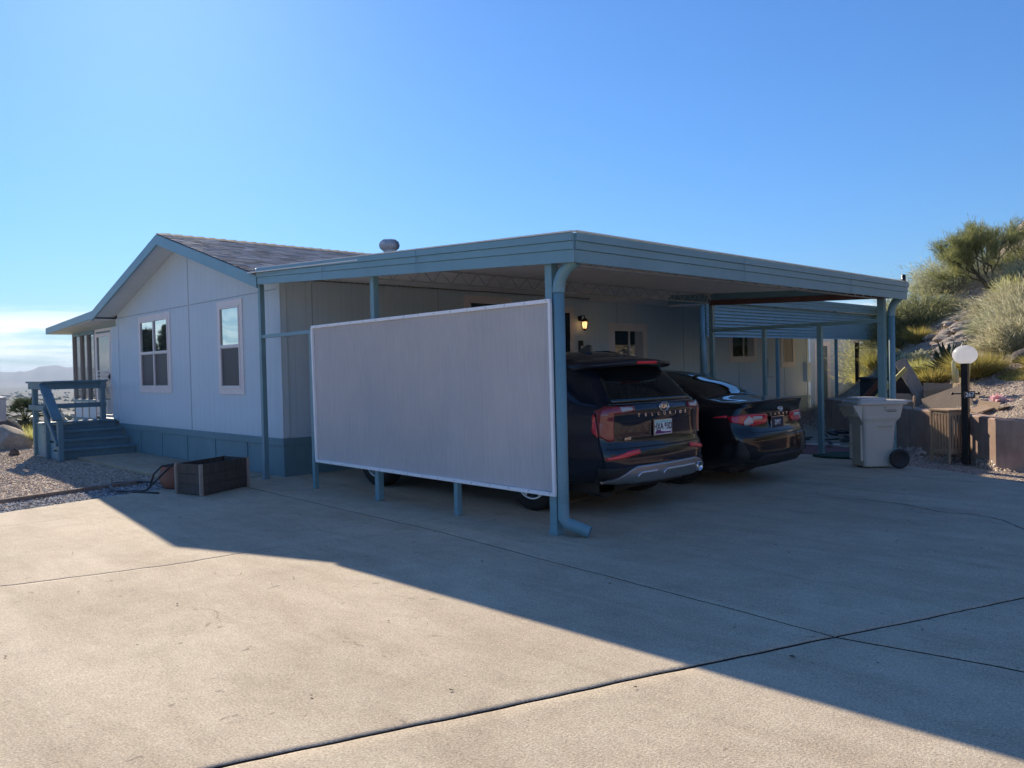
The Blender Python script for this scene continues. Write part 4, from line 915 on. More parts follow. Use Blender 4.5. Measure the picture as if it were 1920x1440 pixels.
# ------------------------------------------------------------------ cars
def hermite(xs, ys, x):
    xs = np.asarray(xs, float); ys = np.asarray(ys, float); d = np.diff(ys)/np.diff(xs); m = np.zeros(len(xs))
    m[0], m[-1] = d[0], d[-1]
    for k in range(1, len(xs)-1): m[k] = 0 if d[k-1]*d[k] <= 0 else 2*d[k-1]*d[k]/(d[k-1]+d[k])
    x = np.clip(x, xs[0], xs[-1]); k = np.clip(np.searchsorted(xs, x)-1, 0, len(xs)-2); h = xs[k+1]-xs[k]; t = (x-xs[k])/h
    return (2*t**3-3*t*t+1)*ys[k]+(t**3-2*t*t+t)*h*m[k]+(-2*t**3+3*t*t)*ys[k+1]+(t**3-t*t)*h*m[k+1]
class Car:
    def __init__(s, keys, prof, X0, YC, bow, RC, fl, L):
        s.k = keys; s.prof = prof; s.X0 = X0; s.YC = YC; s.bow = bow; s.RC = RC; s.fl = fl; s.L = L
    def P(s, n, x): return float(hermite(s.k['s'], s.k[n], np.array(x)))
    def ctrl(s, x):
        zb, wr, wm, zs, ws, zt, wt = [s.P(n, x) for n in ('zb', 'wr', 'wm', 'zs', 'ws', 'zt', 'wt')]
        H = zt-zs
        return np.array([(0, zb), (wr*.6, zb), (wr, zb+.03), (wm-.012, zb+.2), (wm, (zb+zs)*.5+.06), (wm-.012, zs-.12), (ws, zs),
                         (ws+(wt-ws)*.42, zs+H*.45), (wt+.02, zs+H*.86), (wt-.07, zt-min(.02, H*.1)), (wt*.55, zt+.008), (0, zt+.018)])
    def surf2(s, x, v):
        c = s.ctrl(x); n = len(c); v = min(max(v, 0), n-1-1e-6); i = int(v); t = v-i
        p = [c[max(i-1, 0)], c[i], c[min(i+1, n-1)], c[min(i+2, n-1)]]
        if i == 0: p[0] = np.array((-c[1][0], c[1][1]))
        if i+2 > n-1: p[3] = np.array((-c[n-2][0], c[n-2][1]))
        return .5*((2*p[1])+(-p[0]+p[2])*t+(2*p[0]-5*p[1]+4*p[2]-p[3])*t*t+(-p[0]+3*p[1]-3*p[2]+p[3])*t**3)
    def Wz(s, z):
        if not hasattr(s, 'wt_'):
            pts = np.array([s.surf2(0, v) for v in np.linspace(1.6, 11, 120)]); o = np.argsort(pts[:, 1]); s.wt_ = (pts[o, 1], pts[o, 0])
        return np.interp(z, *s.wt_)
    def dep(s, t, z):
        W = max(float(s.Wz(z)), .05); pr_ = float(hermite(*s.prof, np.array(z)))
        rc = min(s.RC, W*.6); u_ = min(max((abs(t)-(W-rc))/rc, 0), 1); return pr_+s.bow*(t/.95)**2+rc*.75*(1-math.sqrt(max(0, 1-u_*u_)))
    def fdep(s, t, z):   # front
        return .10*(t/.8)**2+max(0, z-.6)*.35+max(0, .35-z)*.5
    def world(s, x, t, z):
        f = max(0, 1-x/s.fl)**2; g_ = max(0, 1-(s.L-x)/.9)**2
        return Vector((s.X0-(x+f*s.dep(t, z)-g_*s.fdep(t, z)), s.YC+t, z))
    def surf(s, x, v, side=1, off=0):
        p = s.surf2(x, v); P0 = s.world(x, side*p[0], p[1])
        if off:
            e = .02; a = s.surf2(x+e, v); b = s.surf2(x, min(v+.05, 10.99)); c_ = s.surf2(x, max(v-.05, .01))
            du = s.world(x+e, side*a[0], a[1])-P0; dv = s.world(x, side*b[0], b[1])-s.world(x, side*c_[0], c_[1])
            n = du.cross(dv).normalized()*(1 if side > 0 else -1)
            ctr = Vector((P0.x, s.YC, .8)); 
            if n.dot(P0-ctr) < 0: n = -n
            P0 = P0+n*off
        return P0
    def rear(s, t, z, off=0):
        P0 = s.world(0, t, z)
        if off:
            e = .01; a = s.world(0, t+e, z)-s.world(0, t-e, z); b = s.world(0, t, z+e)-s.world(0, t, z-e); n = a.cross(b).normalized()
            if n.x < 0: n = -n
            P0 = P0+n*off
        return P0
    def body(s, name, m, parent, wheels, wr, ny=24):
        vv = [k*11/40 for k in range(41)]; ns = 70
        xs = [s.L*((k/ns)**1.35) for k in range(ns+1)]
        V = []; F = []; K = len(vv)
        for x in xs:
            for side in (1, -1):
                for v in vv: V.append(s.surf(x, v, side))
        def id_(i, side, k): return (i*2+(0 if side > 0 else 1))*K+k
        for i in range(ns):
            for k in range(K-1):
                F.append((id_(i, 1, k), id_(i+1, 1, k), id_(i+1, 1, k+1), id_(i, 1, k+1))); F.append((id_(i, -1, k), id_(i, -1, k+1), id_(i+1, -1, k+1), id_(i+1, -1, k)))
        for (i, fr) in ((0, False), (ns, True)):
            rows = []
            for k in range(K):
                p = s.surf2(xs[i], vv[k]); row = [id_(i, -1, k)]
                for q in range(1, ny):
                    u_ = -cos(pi*q/ny); row.append(len(V)); V.append(s.world(xs[i], p[0]*u_, p[1]))
                row.append(id_(i, 1, k)); rows.append(row)
            for k in range(K-1):
                for q in range(ny): F.append((rows[k][q], rows[k][q+1], rows[k+1][q+1], rows[k+1][q]))
        me = bpy.data.meshes.new(name); me.from_pydata([tuple(v) for v in V], [], F)
        bm = bmesh.new(); bm.from_mesh(me); bmesh.ops.remove_doubles(bm, verts=bm.verts, dist=.0006); bmesh.ops.dissolve_degenerate(bm, edges=bm.edges, dist=.0003)
        bmesh.ops.recalc_face_normals(bm, faces=bm.faces); bm.to_mesh(me); bm.free()
        ob = bpy.data.objects.new(name, me); COL.objects.link(ob)
        cut = MB()
        for (wx, wy, sd) in wheels: cut.cyl((wx, wy-sd*.30, wr), (wx, wy+sd*.12, wr), wr+.05, n=40)
        cb = bpy.data.meshes.new('c'); cb.from_pydata(cut.v, [], cut.f); bm = bmesh.new(); bm.from_mesh(cb); bmesh.ops.recalc_face_normals(bm, faces=bm.faces); bm.to_mesh(cb); bm.free()
        co_ = bpy.data.objects.new('c', cb); COL.objects.link(co_); md = ob.modifiers.new('b', 'BOOLEAN'); md.object = co_; md.operation = 'DIFFERENCE'; md.solver = 'EXACT'
        dg = bpy.context.evaluated_depsgraph_get(); nm = bpy.data.meshes.new_from_object(ob.evaluated_get(dg))
        if len(nm.polygons) < 500: nm = me.copy()
        bpy.data.objects.remove(ob); bpy.data.objects.remove(co_)
        nm.polygons.foreach_set('use_smooth', [True]*len(nm.polygons))
        try: nm.set_sharp_from_angle(angle=R(50))
        except Exception: pass
        nm.materials.clear(); nm.name = name
        return link(name, nm, m, parent)
    def overlay(s, name, m, parent, fn, nu, nv, off=.006, base=-.01, label=None):
        """fn(u,v,off)->point ; closed thin shell"""
        top = [[fn(a/nu, b/nv, off) for a in range(nu+1)] for b in range(nv+1)]
        V = [tuple(p) for r_ in top for p in r_]; F = []; n1 = nu+1
        for b in range(nv):
            for a in range(nu): F.append((b*n1+a, b*n1+a+1, (b+1)*n1+a+1, (b+1)*n1+a))
        ring = [(0, a) for a in range(nu)]+[(b, nu) for b in range(nv)]+[(nv, a) for a in range(nu, 0, -1)]+[(b, 0) for b in range(nv, 0, -1)]
        b0 = len(V)
        for (b, a) in ring: V.append(tuple(fn(a/nu, b/nv, base)))
        nr = len(ring)
        for k in range(nr):
            i0 = ring[k][0]*n1+ring[k][1]; i1 = ring[(k+1) % nr][0]*n1+ring[(k+1) % nr][1]; F.append((i0, b0+k, b0+(k+1) % nr, i1))
        me = bpy.data.meshes.new(name); me.from_pydata(V, [], F); bm = bmesh.new(); bm.from_mesh(me); bmesh.ops.recalc_face_normals(bm, faces=bm.faces); bm.to_mesh(me); bm.free()
        me.polygons.foreach_set('use_smooth', [k < nu*nv for k in range(len(me.polygons))])
        return link(name, me, m, parent, label)
    def rstrip(s, name, m, parent, ts, lo, hi, nu=16, nv=6, off=.008, base=-.01, label=None):
        """patch on the rear face: t runs over ts, z between lo(t) and hi(t) given as arrays"""
        def fn(u, v, o):
            t = ts[0]+(ts[-1]-ts[0])*u; a = np.interp(t, ts, lo) if ts[0] < ts[-1] else np.interp(-t, [-q for q in ts], lo); b = np.interp(t, ts, hi) if ts[0] < ts[-1] else np.interp(-t, [-q for q in ts], hi)
            return s.rear(t, a+(b-a)*v, o)
        return s.overlay(name, m, parent, fn, nu, nv, off, base, label)
def wheel(name, parent, x, y, r, sd, rimr, nsp=5, m='alloy'):
    e = MB(); w_ = .115
    e.lathe([(rimr, -w_*.9), (rimr+.02, -w_), (r-.03, -w_), (r-.006, -w_*.8), (r, -w_*.4), (r, w_*.4), (r-.006, w_*.8), (r-.03, w_), (rimr+.02, w_), (rimr, w_*.9)], (x, y, r), 'y', 48)
    for k in range(60):
        a = 2*pi*k/60; e.bar((x+(r-.002)*cos(a), y-w_*.8, r+(r-.002)*sin(a)), (x+(r-.002)*cos(a+.03), y+w_*.8, r+(r-.002)*sin(a+.03)), .012, .006, up=(cos(a), 0, sin(a)))
    wh = e.build(name, M['rubber'], parent)
    q = MB(); o = sd*w_*.75
    q.lathe([(rimr+.004, sd*w_*.92), (rimr-.012, sd*w_*.9), (rimr-.02, sd*w_*.5), (rimr-.03, -sd*w_*.5)], (x, y, r), 'y', 48)
    q.lathe([(.0, o+sd*.012), (.028, o+sd*.01), (.034, o), (.06, o-sd*.01), (.06, o-sd*.04)], (x, y, r), 'y', 24)
    for k in range(nsp):
        a = 2*pi*k/nsp+.35
        for da in (-.16, .16):
            c0, c1 = (.05*cos(a), .05*sin(a)), ((rimr-.01)*cos(a+da), (rimr-.01)*sin(a+da))
            q.bar((x+c0[0], y+o-sd*.012, r+c0[1]), (x+c1[0], y+o, r+c1[1]), .045, .02, up=(0, 1, 0))
    q.build('rim', M[m], wh, bev=.003)
    q = MB(); q.lathe([(0, -sd*.02), (rimr-.03, -sd*.02)], (x, y, r), 'y', 32); q.build('brake_disc', M['blackpl'], wh)

# SUV
KS = dict(s=[0, .35, .9, 1.7, 2.8, 3.25, 3.85, 4.55, 4.95], zb=[.34, .29, .25, .24, .24, .24, .24, .26, .32], wr=[.78, .86, .92, .93, .93, .93, .92, .86, .70],
          wm=[.865, .925, .97, .99, .99, .985, .975, .93, .78], zs=[1.07, 1.08, 1.08, 1.06, 1.04, 1.03, 1.02, .97, .82], ws=[.835, .895, .935, .955, .955, .95, .935, .87, .70],
          zt=[1.555, 1.625, 1.665, 1.69, 1.68, 1.60, 1.13, 1.05, .88], wt=[.60, .65, .68, .70, .69, .67, .80, .76, .58])
PS = ([.2, .34, .42, .56, .66, .72, .80, .95, 1.04, 1.085, 1.12, 1.40, 1.52, 1.60], [.16, .04, .0, .0, .02, .055, .065, .06, .05, .06, .10, .36, .48, .56])
suv = empty('suv', (-2.5, 1.69, 0), 'glossy black SUV parked nose to the house behind the shade screen', 'car')
C1 = Car(KS, PS, .0, 1.69, .11, .20, 2.4, 4.95)
W1 = [(-1.08, .83, -1), (-1.08, 2.55, 1), (-3.98, .83, -1), (-3.98, 2.55, 1)]
body = C1.body('body', M['paint'], suv, W1, .375)
for (x, y, sd) in W1: wheel('wheel', suv, x, y, .375, sd, .25, 5)
# under-body and cladding
mb = MB(); mb.box(-4.6, -.35, .95, 2.43, .22, .34); mb.cyl((-.55, 1.1, .28), (-.35, 1.1, .28), .12); mb.build('underbody', M['blackpl'], suv)
# rear glass
def rg(u_, v_, o):
    z = 1.14+(1.515-1.14)*v_; W = float(C1.Wz(z))-.10+.02*v_; edge = .03*(1-abs(2*v_-1)**6); return C1.rear((-1+2*u_)*(W-.03+edge), z-.03*(1-(1-2*u_)**2)*0, o)
C1.overlay('rear_window', M['carglass'], suv, rg, 24, 12, .005)
C1.rstrip('window_trim', M['gloss'], suv, [-.74, .74], [1.112, 1.112], [1.137, 1.137], 24, 2, .009)
# side glass
for sd in (-1, 1):
    def sg(u_, v_, o, a=(.55, 3.45), sd=sd):
        x = a[0]+(a[1]-a[0])*u_; lo = 6.32+.55*max(0, 1-(x-.5)/.5)**2*1.2; hi = 8.05-.0*u_-.9*max(0, (x-2.95)/.5)**1.2
        return C1.surf(x, lo+(max(hi, lo+.1)-lo)*v_, sd, o)
    C1.overlay('side_window', M['carglass'], suv, sg, 40, 6, .004)
    def chrome_line(u_, v_, o, sd=sd): return C1.surf(.5+3.0*u_, 6.22+.1*v_, sd, o)
    C1.overlay('belt_moulding', M['chrome'], suv, chrome_line, 40, 1, .008)
    def roof_line(u_, v_, o, sd=sd): x = .6+2.9*u_; return C1.surf(x, 8.1-.95*max(0, (x-2.95)/.5)**1.2+.09*v_, sd, o)
    C1.overlay('roof_moulding', M['chrome'], suv, roof_line, 40, 1, .007)
    def clad(u_, v_, o, sd=sd): return C1.surf(.1+4.6*u_, 2.0+.8*v_, sd, o)
    def rk(u_, v_, o, sd=sd): return C1.surf(1.55+1.95*u_, 1.9+.9*v_, sd, o)
    C1.overlay('sill_cladding', M['blackpl'], suv, rk, 20, 4, .012)
    def rk2(u_, v_, o, sd=sd): return C1.surf(1.6+1.85*u_, 2.85+.1*v_, sd, o)
    C1.overlay('sill_moulding', M['chrome'], suv, rk2, 20, 1, .016)
    mb = MB(); mb.tube([(-1.15, 1.69+sd*.62, 1.655), (-1.3, 1.69+sd*.63, 1.685), (-2.2, 1.69+sd*.64, 1.70), (-3.0, 1.69+sd*.62, 1.68), (-3.15, 1.69+sd*.61, 1.63)], .013, 8); mb.build('roof_rail', M['gloss'], suv)
    mb = MB(); px_, py_ = -3.25, 1.69+sd*1.0; mb.lathe([(0, -.11), (.06, -.10), (.085, -.03), (.085, .04), (.06, .1), (0, .11)], (px_, py_+sd*.09, 1.12), 'y', 16); mb.bar((px_, 1.69+sd*.93, 1.06), (px_, py_+sd*.05, 1.1), .06, .03); mb.build('wing_mirror', M['paint'], suv)
# spoiler
def spo(u_, v_, o):
    t = -.74+1.48*u_; z = 1.60+.075*v_; p = C1.rear(t*.93, 1.50); xx = p.x+.17-.10*v_-.05*(abs(t)/.74)**4; return Vector((xx+o, C1.YC+t*(1-.04*v_), z-.03*(abs(t)/.74)**2+ .012*v_))
mb = MB(); n = 24; vs = []
for k in range(n+1):
    t = -.70+1.40*k/n; e_ = (abs(t)/.70); base = C1.rear(t*.92, 1.50).x
    zc = -.035*e_**2; tip = base+.20-.07*e_**3
    vs += [(base-.24, C1.YC+t*.93, 1.612+zc), (base+.02, C1.YC+t*.97, 1.592+zc), (tip, C1.YC+t, 1.560+zc), (tip+.004, C1.YC+t, 1.540+zc), (tip-.03, C1.YC+t, 1.518+zc), (base-.04, C1.YC+t*.97, 1.500+zc)]
mb.add(vs, [(6*k+a, 6*k+a+1, 6*k+7+a, 6*k+6+a) for k in range(n) for a in range(5)]+[tuple(range(6)), tuple(6*n+a for a in reversed(range(6)))], True)
mb.build('spoiler', M['paint'], suv)
mb = MB(); xt = C1.rear(0, 1.50).x+.205; mb.box(xt-.02, xt+.003, 1.69-.17, 1.69+.17, 1.527, 1.556); mb.build('brake_light', M['redlit'], suv, bev=.004)
mb = MB(); zz = 1.675; mb.prism([(-1.26, zz), (-1.02, zz-.02), (-1.035, zz+.075), (-1.07, zz+.085)], 'y', 1.665, 1.715); mb.build('antenna', M['gloss'], suv, bev=.01)
# tail lamps
for sd in (-1, 1):
    C1.rstrip('tail_lamp', M['darkred'], suv, [sd*.735, sd*.785, sd*.842], [.765, .755, .81], [1.095, 1.10, 1.06], 14, 14, .022, -.02)
    tl = suv.children[-1]
    C1.rstrip('tail_lamp', M['darkred'], suv, [sd*.47, sd*.74], [1.048, 1.025], [1.096, 1.102], 14, 4, .016, -.02)
    C1.rstrip('reverse_lamp', M['clear'], suv, [sd*.50, sd*.66], [1.056, 1.046], [1.086, 1.090], 8, 2, .019)
    C1.rstrip('side_marker', M['redlit'], suv, [sd*.848, sd*.862], [.80, .84], [1.04, 1.02], 4, 10, .014)
    C1.rstrip('reflector', M['redlit'], suv, [sd*.44, sd*.60, sd*.83], [.622, .60, .575], [.665, .655, .60], 16, 3, .010)
C1.rstrip('lower_bumper', M['blackpl'], suv, [-.86, .86], [.36, .36], [.50, .50], 36, 6, .008)
C1.rstrip('skid_plate', M['silver'], suv, [-.80, -.62, -.52, .52, .62, .80], [.345, .36, .335, .335, .36, .345], [.37, .47, .505, .505, .47, .37], 44, 8, .028)
for (a, b) in ((-.52, -.22), (-.14, .5)):
    C1.rstrip('skid_plate_insert', M['chrome'], suv, [a, a+.05, b], [.40, .42, .42], [.415, .445, .445], 12, 2, .040)
for sd in (1,):
    mb = MB(); c_ = C1.rear(sd*.58, .40); mb.lathe([(.05, -.10), (.052, .045), (.044, .045), (.042, -.08)], (c_.x, c_.y, .395), 'x', 24); mb.build('exhaust', M['chrome'], suv)
# tailgate shut line, handle recess and plate recess
C1.rstrip('shut_line', M['blackpl'], suv, [-.78, -.70, -.6, .6, .70, .78], [.73, .70, .695, .695, .70, .73], [.736, .706, .701, .701, .706, .736], 40, 1, .003)
C1.rstrip('shut_line', M['blackpl'], suv, [-.70, .70], [.945, .945], [.951, .951], 30, 1, .003)
C1.rstrip('shut_line', M['blackpl'], suv, [-.86, .86], [.676, .676], [.686, .686], 30, 1, .003)
TX = Matrix(((0, 0, 1, 0), (1, 0, 0, 0), (0, 1, 0, 0), (0, 0, 0, 1)))   # text x->+y, y->z, normal->+x
def rtext(car, name, body_, size, t, z, m, par, off=.006, ext=.003, bold=.0, sx=1.0):
    p = car.rear(t, z, off); text(name, body_, size, m, par, Matrix.Translation(p)@TX, ext, bold, sx)
for k, ch in enumerate('TELLURIDE'): rtext(C1, 'badge_letter', ch, .043, -.41+k*.102, 1.005, M['chrome'], suv, .006, .004, .002, 1.25)
# oval emblem
p = C1.rear(0, 1.075, .004); mb = MB()
for (r0, r1, d_) in ((.086, .075, .012),):
    vs = []; n = 40
    for k in range(n):
        a = 2*pi*k/n
        for (rr, dx) in ((r0, 0), (r0-.002, d_), (r1, d_), (r1-.002, 0)): vs.append((p.x+dx, p.y+rr*cos(a), p.z+rr*.56*sin(a)))
    mb.add(vs, [(4*k+q, 4*k+q+1, (4*((k+1) % n))+q+1, (4*((k+1) % n))+q) for k in range(n) for q in range(3)], True)
em = mb.build('emblem', M['chrome'], suv)
rtext(C1, 'emblem_letters', 'KIA', .062, 0, 1.075, M['chrome'], em, .008, .003, .002, 1.15)
rtext(C1, 'badge_letter', 'AWD', .036, -.56, .775, M['chrome'], suv, .006, .003, .002, 1.2)
def plate(car, par, t, z, m1, m2, txt, inkm, tilt=0, teal=True):
    c_ = car.rear(t, z, .0); X_ = c_.x+.012; mb = MB(); mb.box(X_, X_+.006, c_.y-.152, c_.y+.152, z-.076, z+.076); pl_ = mb.build('licence_plate', m1, par, bev=.008)
    mb = MB(); mb.frame(c_.y-.158, c_.y+.158, z-.082, z+.082, .008, X_-.002, X_+.010, 'x'); mb.build('plate_frame', M['chrome'], pl_)
    if teal:
        mb = MB(); mb.box(X_+.006, X_+.0072, c_.y-.142, c_.y+.142, z+.045, z+.068); mb.build('plate_band', M['plateteal'], pl_)
        mb = MB(); mb.prism([(c_.y-.142, z-.068), (c_.y+.142, z-.068), (c_.y+.142, z-.052), (c_.y+.03, z-.050), (c_.y-.03, z-.043), (c_.y-.06, z-.028), (c_.y-.11, z-.030), (c_.y-.13, z-.05)], 'x', X_+.006, X_+.0072); mb.build('plate_mountains', M['purple'], pl_)
    text('plate_number', txt, .098 if teal else .085, inkm, pl_, Matrix.Translation((X_+.009, c_.y, z+.004))@TX, .0006, .001, .78 if teal else .8)
plate(C1, suv, -.03, .865, M['plate'], None, 'HXA 93D', M['ink'])
# front of the SUV (seen only from the side)
def fr_(u_, v_, o): p = C1.surf2(C1.L, 5.2); return C1.world(C1.L, (-.6+1.2*u_), .55+.3*v_)+Vector((-o, 0, 0))
C1.overlay('grille', M['blackpl'], suv, fr_, 12, 4, .01)
for sd in (-1, 1):
    def hl(u_, v_, o, sd=sd): return C1.world(C1.L, sd*(.62+.12*u_), .56+.22*v_)+Vector((-o, 0, 0))
    C1.overlay('headlight', M['clear'], suv, hl, 4, 4, .012)

# sedan
KD = dict(s=[0, .3, .62, 1.1, 1.75, 2.3, 2.9, 3.75, 4.5, 4.85], zb=[.30, .24, .20, .19, .18, .18, .18, .19, .22, .28], wr=[.76, .82, .85, .86, .86, .86, .86, .85, .78, .64],
          wm=[.815, .865, .90, .92, .92, .92, .92, .91, .85, .72], zs=[.955, .955, .95, .94, .92, .90, .89, .87, .78, .62], ws=[.755, .815, .86, .885, .89, .89, .885, .86, .76, .6],
          zt=[1.035, 1.045, 1.075, 1.26, 1.415, 1.435, 1.40, .97, .86, .70], wt=[.66, .665, .65, .60, .575, .58, .58, .70, .62, .48])
PD = ([.2, .30, .40, .58, .66, .74, .84, .93, .99, 1.03], [.14, .05, .0, .0, .03, .075, .085, .07, .035, .005])
sed = empty('sedan', (-2.4, 4.07, 0), 'black saloon parked beside the SUV nearer the far side', 'car')
C2 = Car(KD, PD, .06, 4.07, .10, .24, 1.2, 4.85)
W2 = [(-1.0, 3.32, -1), (-1.0, 4.82, 1), (-3.82, 3.32, -1), (-3.82, 4.82, 1)]
C2.body('body', M['paint2'], sed, W2, .335)
for (x, y, sd) in W2: wheel('wheel', sed, x, y, .335, sd, .23, 10)
mb = MB(); mb.box(-4.4, -.35, 3.45, 4.7, .17, .3); mb.build('underbody', M['blackpl'], sed)
def dg_(u_, v_, o):
    x = .66+.98*v_; vv_ = 8.55+.25*(1-v_); t = -1+2*u_; sd = 1 if t >= 0 else -1; return C2.surf(x, 11-(11-vv_)*abs(t), sd, o)
C2.overlay('rear_window', M['carglass'], sed, dg_, 28, 16, .004)
for sd in (-1, 1):
    def sg(u_, v_, o, sd=sd):
        x = .95+2.5*u_; lo = 6.25; hi = 6.3+1.75*min(1, (x-.9)/.55)**.6*min(1, max(0.02, (3.5-x)/.7)); return C2.surf(x, lo+(hi-lo)*v_, sd, o)
    C2.overlay('side_window', M['carglass'], sed, sg, 40, 6, .004)
    mb = MB(); mb.lathe([(0, -.10), (.05, -.09), (.07, -.03), (.07, .04), (.05, .09), (0, .10)], (-3.1, 4.07+sd*1.0, 1.0), 'y', 16); mb.bar((-3.1, 4.07+sd*.86, .94), (-3.1, 4.07+sd*.98, .98), .05, .03); mb.build('wing_mirror', M['paint2'], sed)
    C2.rstrip('tail_lamp', M['red'], sed, [sd*.28, sd*.34, sd*.58, sd*.70, sd*.80], [.81, .765, .75, .765, .80], [.87, .89, .895, .89, .87], 26, 6, .014, -.02)
    tl = sed.children[-1]
    C2.rstrip('lamp_insert', M['clear'], tl, [sd*.40, sd*.44, sd*.58], [.825, .823, .82], [.86, .865, .865], 10, 3, .020)
    C2.rstrip('lamp_insert', M['clear'], tl, [sd*.58, sd*.64, sd*.70], [.785, .765, .76], [.835, .875, .815], 10, 3, .020)
    def tw(u_, v_, o, sd=sd): return C2.surf(.0+.28*u_, 5.12+.25*v_*(1-.8*u_)-.0*u_, sd, o)
    C2.overlay('side_marker', M['redlit'], sed, tw, 8, 2, .01)
C2.rstrip('diffuser', M['blackpl'], sed, [-.62, -.5, .5, .62], [.27, .27, .27, .27], [.30, .40, .40, .30], 24, 4, .010)
for sd in (-1, 1): C2.rstrip('bumper_vent', M['blackpl'], sed, [sd*.70, sd*.76, sd*.80], [.36, .34, .36], [.42, .56, .60], 6, 6, .012)
C2.rstrip('shut_line', M['blackpl'], sed, [-.66, -.6, .6, .66], [.70, .665, .665, .70], [.705, .67, .67, .705], 30, 1, .003)
C2.rstrip('bumper_line', M['gloss'], sed, [-.82, .82], [.612, .612], [.622, .622], 30, 1, .004)
# lip spoiler
mb = MB(); n = 24; vs = []
for k in range(n+1):
    t = -.66+1.32*k/n; e_ = abs(t)/.66; q_ = C2.rear(t, 1.02); zc = 1.045-.03*e_**3
    vs += [(q_.x-.18, 4.07+t, zc+.0), (q_.x-.02, 4.07+t, zc+.018), (q_.x+.03-.02*e_, 4.07+t, zc+.022), (q_.x+.028-.02*e_, 4.07+t, zc+.008), (q_.x-.01, 4.07+t, zc-.02)]
mb.add(vs, [(5*k+a, 5*k+a+1, 5*k+6+a, 5*k+5+a) for k in range(n) for a in range(4)]+[tuple(range(5)), tuple(5*n+a for a in reversed(range(5)))], True); mb.build('spoiler', M['paint2'], sed)
mb = MB(); zz = 1.42; mb.prism([(-1.98, zz), (-1.78, zz-.02), (-1.80, zz+.04), (-1.83, zz+.05)], 'y', 4.05, 4.09); mb.build('antenna', M['gloss'], sed, bev=.008)
p = C2.rear(0, .94, .004); mb = MB(); n = 32
for (ry, rz_, cy, cz) in ((.06, .042, 0, 0), (.022, .04, 0, .0), (.045, .018, 0, .018)):
    vs = []
    for k in range(n):
        a = 2*pi*k/n
        for (dd_, dx) in ((0, 0), (.0, .01), (-.008, .01), (-.008, 0)): vs.append((p.x+dx, p.y+cy+(ry+dd_)*cos(a), p.z+cz+(rz_+dd_)*sin(a)))
    mb.add(vs, [(4*k+q, 4*k+q+1, (4*((k+1) % n))+q+1, (4*((k+1) % n))+q) for k in range(n) for q in range(3)], True)
mb.build('emblem', M['chrome'], sed)
for k, ch in enumerate('CAMRY'): rtext(C2, 'badge_letter', ch, .040, -.20+k*.10, .872, M['chrome'], sed, .006, .003, .002, 1.2)
plate(C2, sed, -.07, .765, M['ink'], None, 'DMY', M['plate'], teal=False)
def fr2(u_, v_, o): return C2.world(C2.L, (-.5+1.0*u_), .32+.25*v_)+Vector((-o, 0, 0))
C2.overlay('grille', M['blackpl'], sed, fr2, 12, 4, .01)
for sd in (-1, 1):
    def hl(u_, v_, o, sd=sd): return C2.world(C2.L, sd*(.52+.16*u_), .58+.08*v_)+Vector((-o, 0, 0))
    C2.overlay('headlight', M['clear'], sed, hl, 4, 3, .012)

# ------------------------------------------------------------------ wheelie bin
bn = empty('wheelie_bin', (.22, 6.34, 0), 'tan wheeled rubbish bin at the driveway edge', 'bin', rz=R(46.2))
def rr(hx, hy, z, r_=.05, cx=0, n=5):
    P = []
    for (sx, sy, a0) in ((1, 1, 0), (-1, 1, pi/2), (-1, -1, pi), (1, -1, 3*pi/2)):
        for k in range(n): a = a0+k*pi/2/(n-1); P.append((cx+sx*(hx-r_)+r_*cos(a), sy*(hy-r_)+r_*sin(a), z))
    return P
def loft(mb, rings, cap=True, smooth=False):
    n = len(rings[0]); vs = [p for r_ in rings for p in r_]; fs = [(i*n+k, i*n+(k+1) % n, (i+1)*n+(k+1) % n, (i+1)*n+k) for i in range(len(rings)-1) for k in range(n)]
    if cap: fs += [tuple(reversed(range(n))), tuple((len(rings)-1)*n+k for k in range(n))]
    mb.add(vs, fs, smooth)
mb = MB(); loft(mb, [rr(.20, .22, .02, .06, -.03), rr(.205, .225, .06, .06, -.03), rr(.225, .245, .52, .06, -.02), rr(.235, .255, .64, .06, -.015), rr(.275, .275, .70, .06, .0), rr(.30, .285, .86, .06, .01), rr(.30, .285, .90, .06, .01)])
bb = mb.build('body', M['bin'], bn, local=True, bev=.006)
mb = MB(); mb.box(-.262, -.232, -.16, .16, .30, .33); mb.box(-.266, -.235, -.19, -.15, .10, .60); mb.box(-.266, -.235, .15, .19, .10, .60)
for k in range(4): mb.box(-.06+.0*k, .16, -.272-.001*k, -.25, .585-.0*k, .592) if k == 0 else None
mb.build('rib', M['bin'], bb, local=True, bev=.01)
mb = MB(); mb.bar((-.36, -.25, .80), (-.36, .25, .80), .03, .03)
for k in range(9): y = -.24+k*.06; mb.prism([(-.29, .87), (-.39, .87), (-.34, .74), (-.275, .70)], 'y', y-.006, y+.006)
mb.box(-.395, -.28, -.26, .26, .865, .885); mb.prism([(-.28, .66), (-.40, .885), (-.27, .885)], 'y', -.275, -.262); mb.prism([(-.28, .66), (-.40, .885), (-.27, .885)], 'y', .262, .275); mb.build('lift_bar', M['bin'], bn, local=True, bev=.003)
mb = MB(); loft(mb, [rr(.345, .31, .885, .07, .01), rr(.355, .32, .905, .07, .01), rr(.35, .315, .93, .07, .01), rr(.33, .30, .945, .07, .01)]); loft(mb, [rr(.20, .25, .944, .05, -.10), rr(.19, .24, .975, .05, -.10), rr(.17, .22, .985, .05, -.10)])
mb.prism([(.33, .90), (.44, .925), (.44, .94), (.33, .945)], 'y', -.25, .25); mb.build('lid', M['binlid'], bn, local=True, bev=.006)
mb = MB()
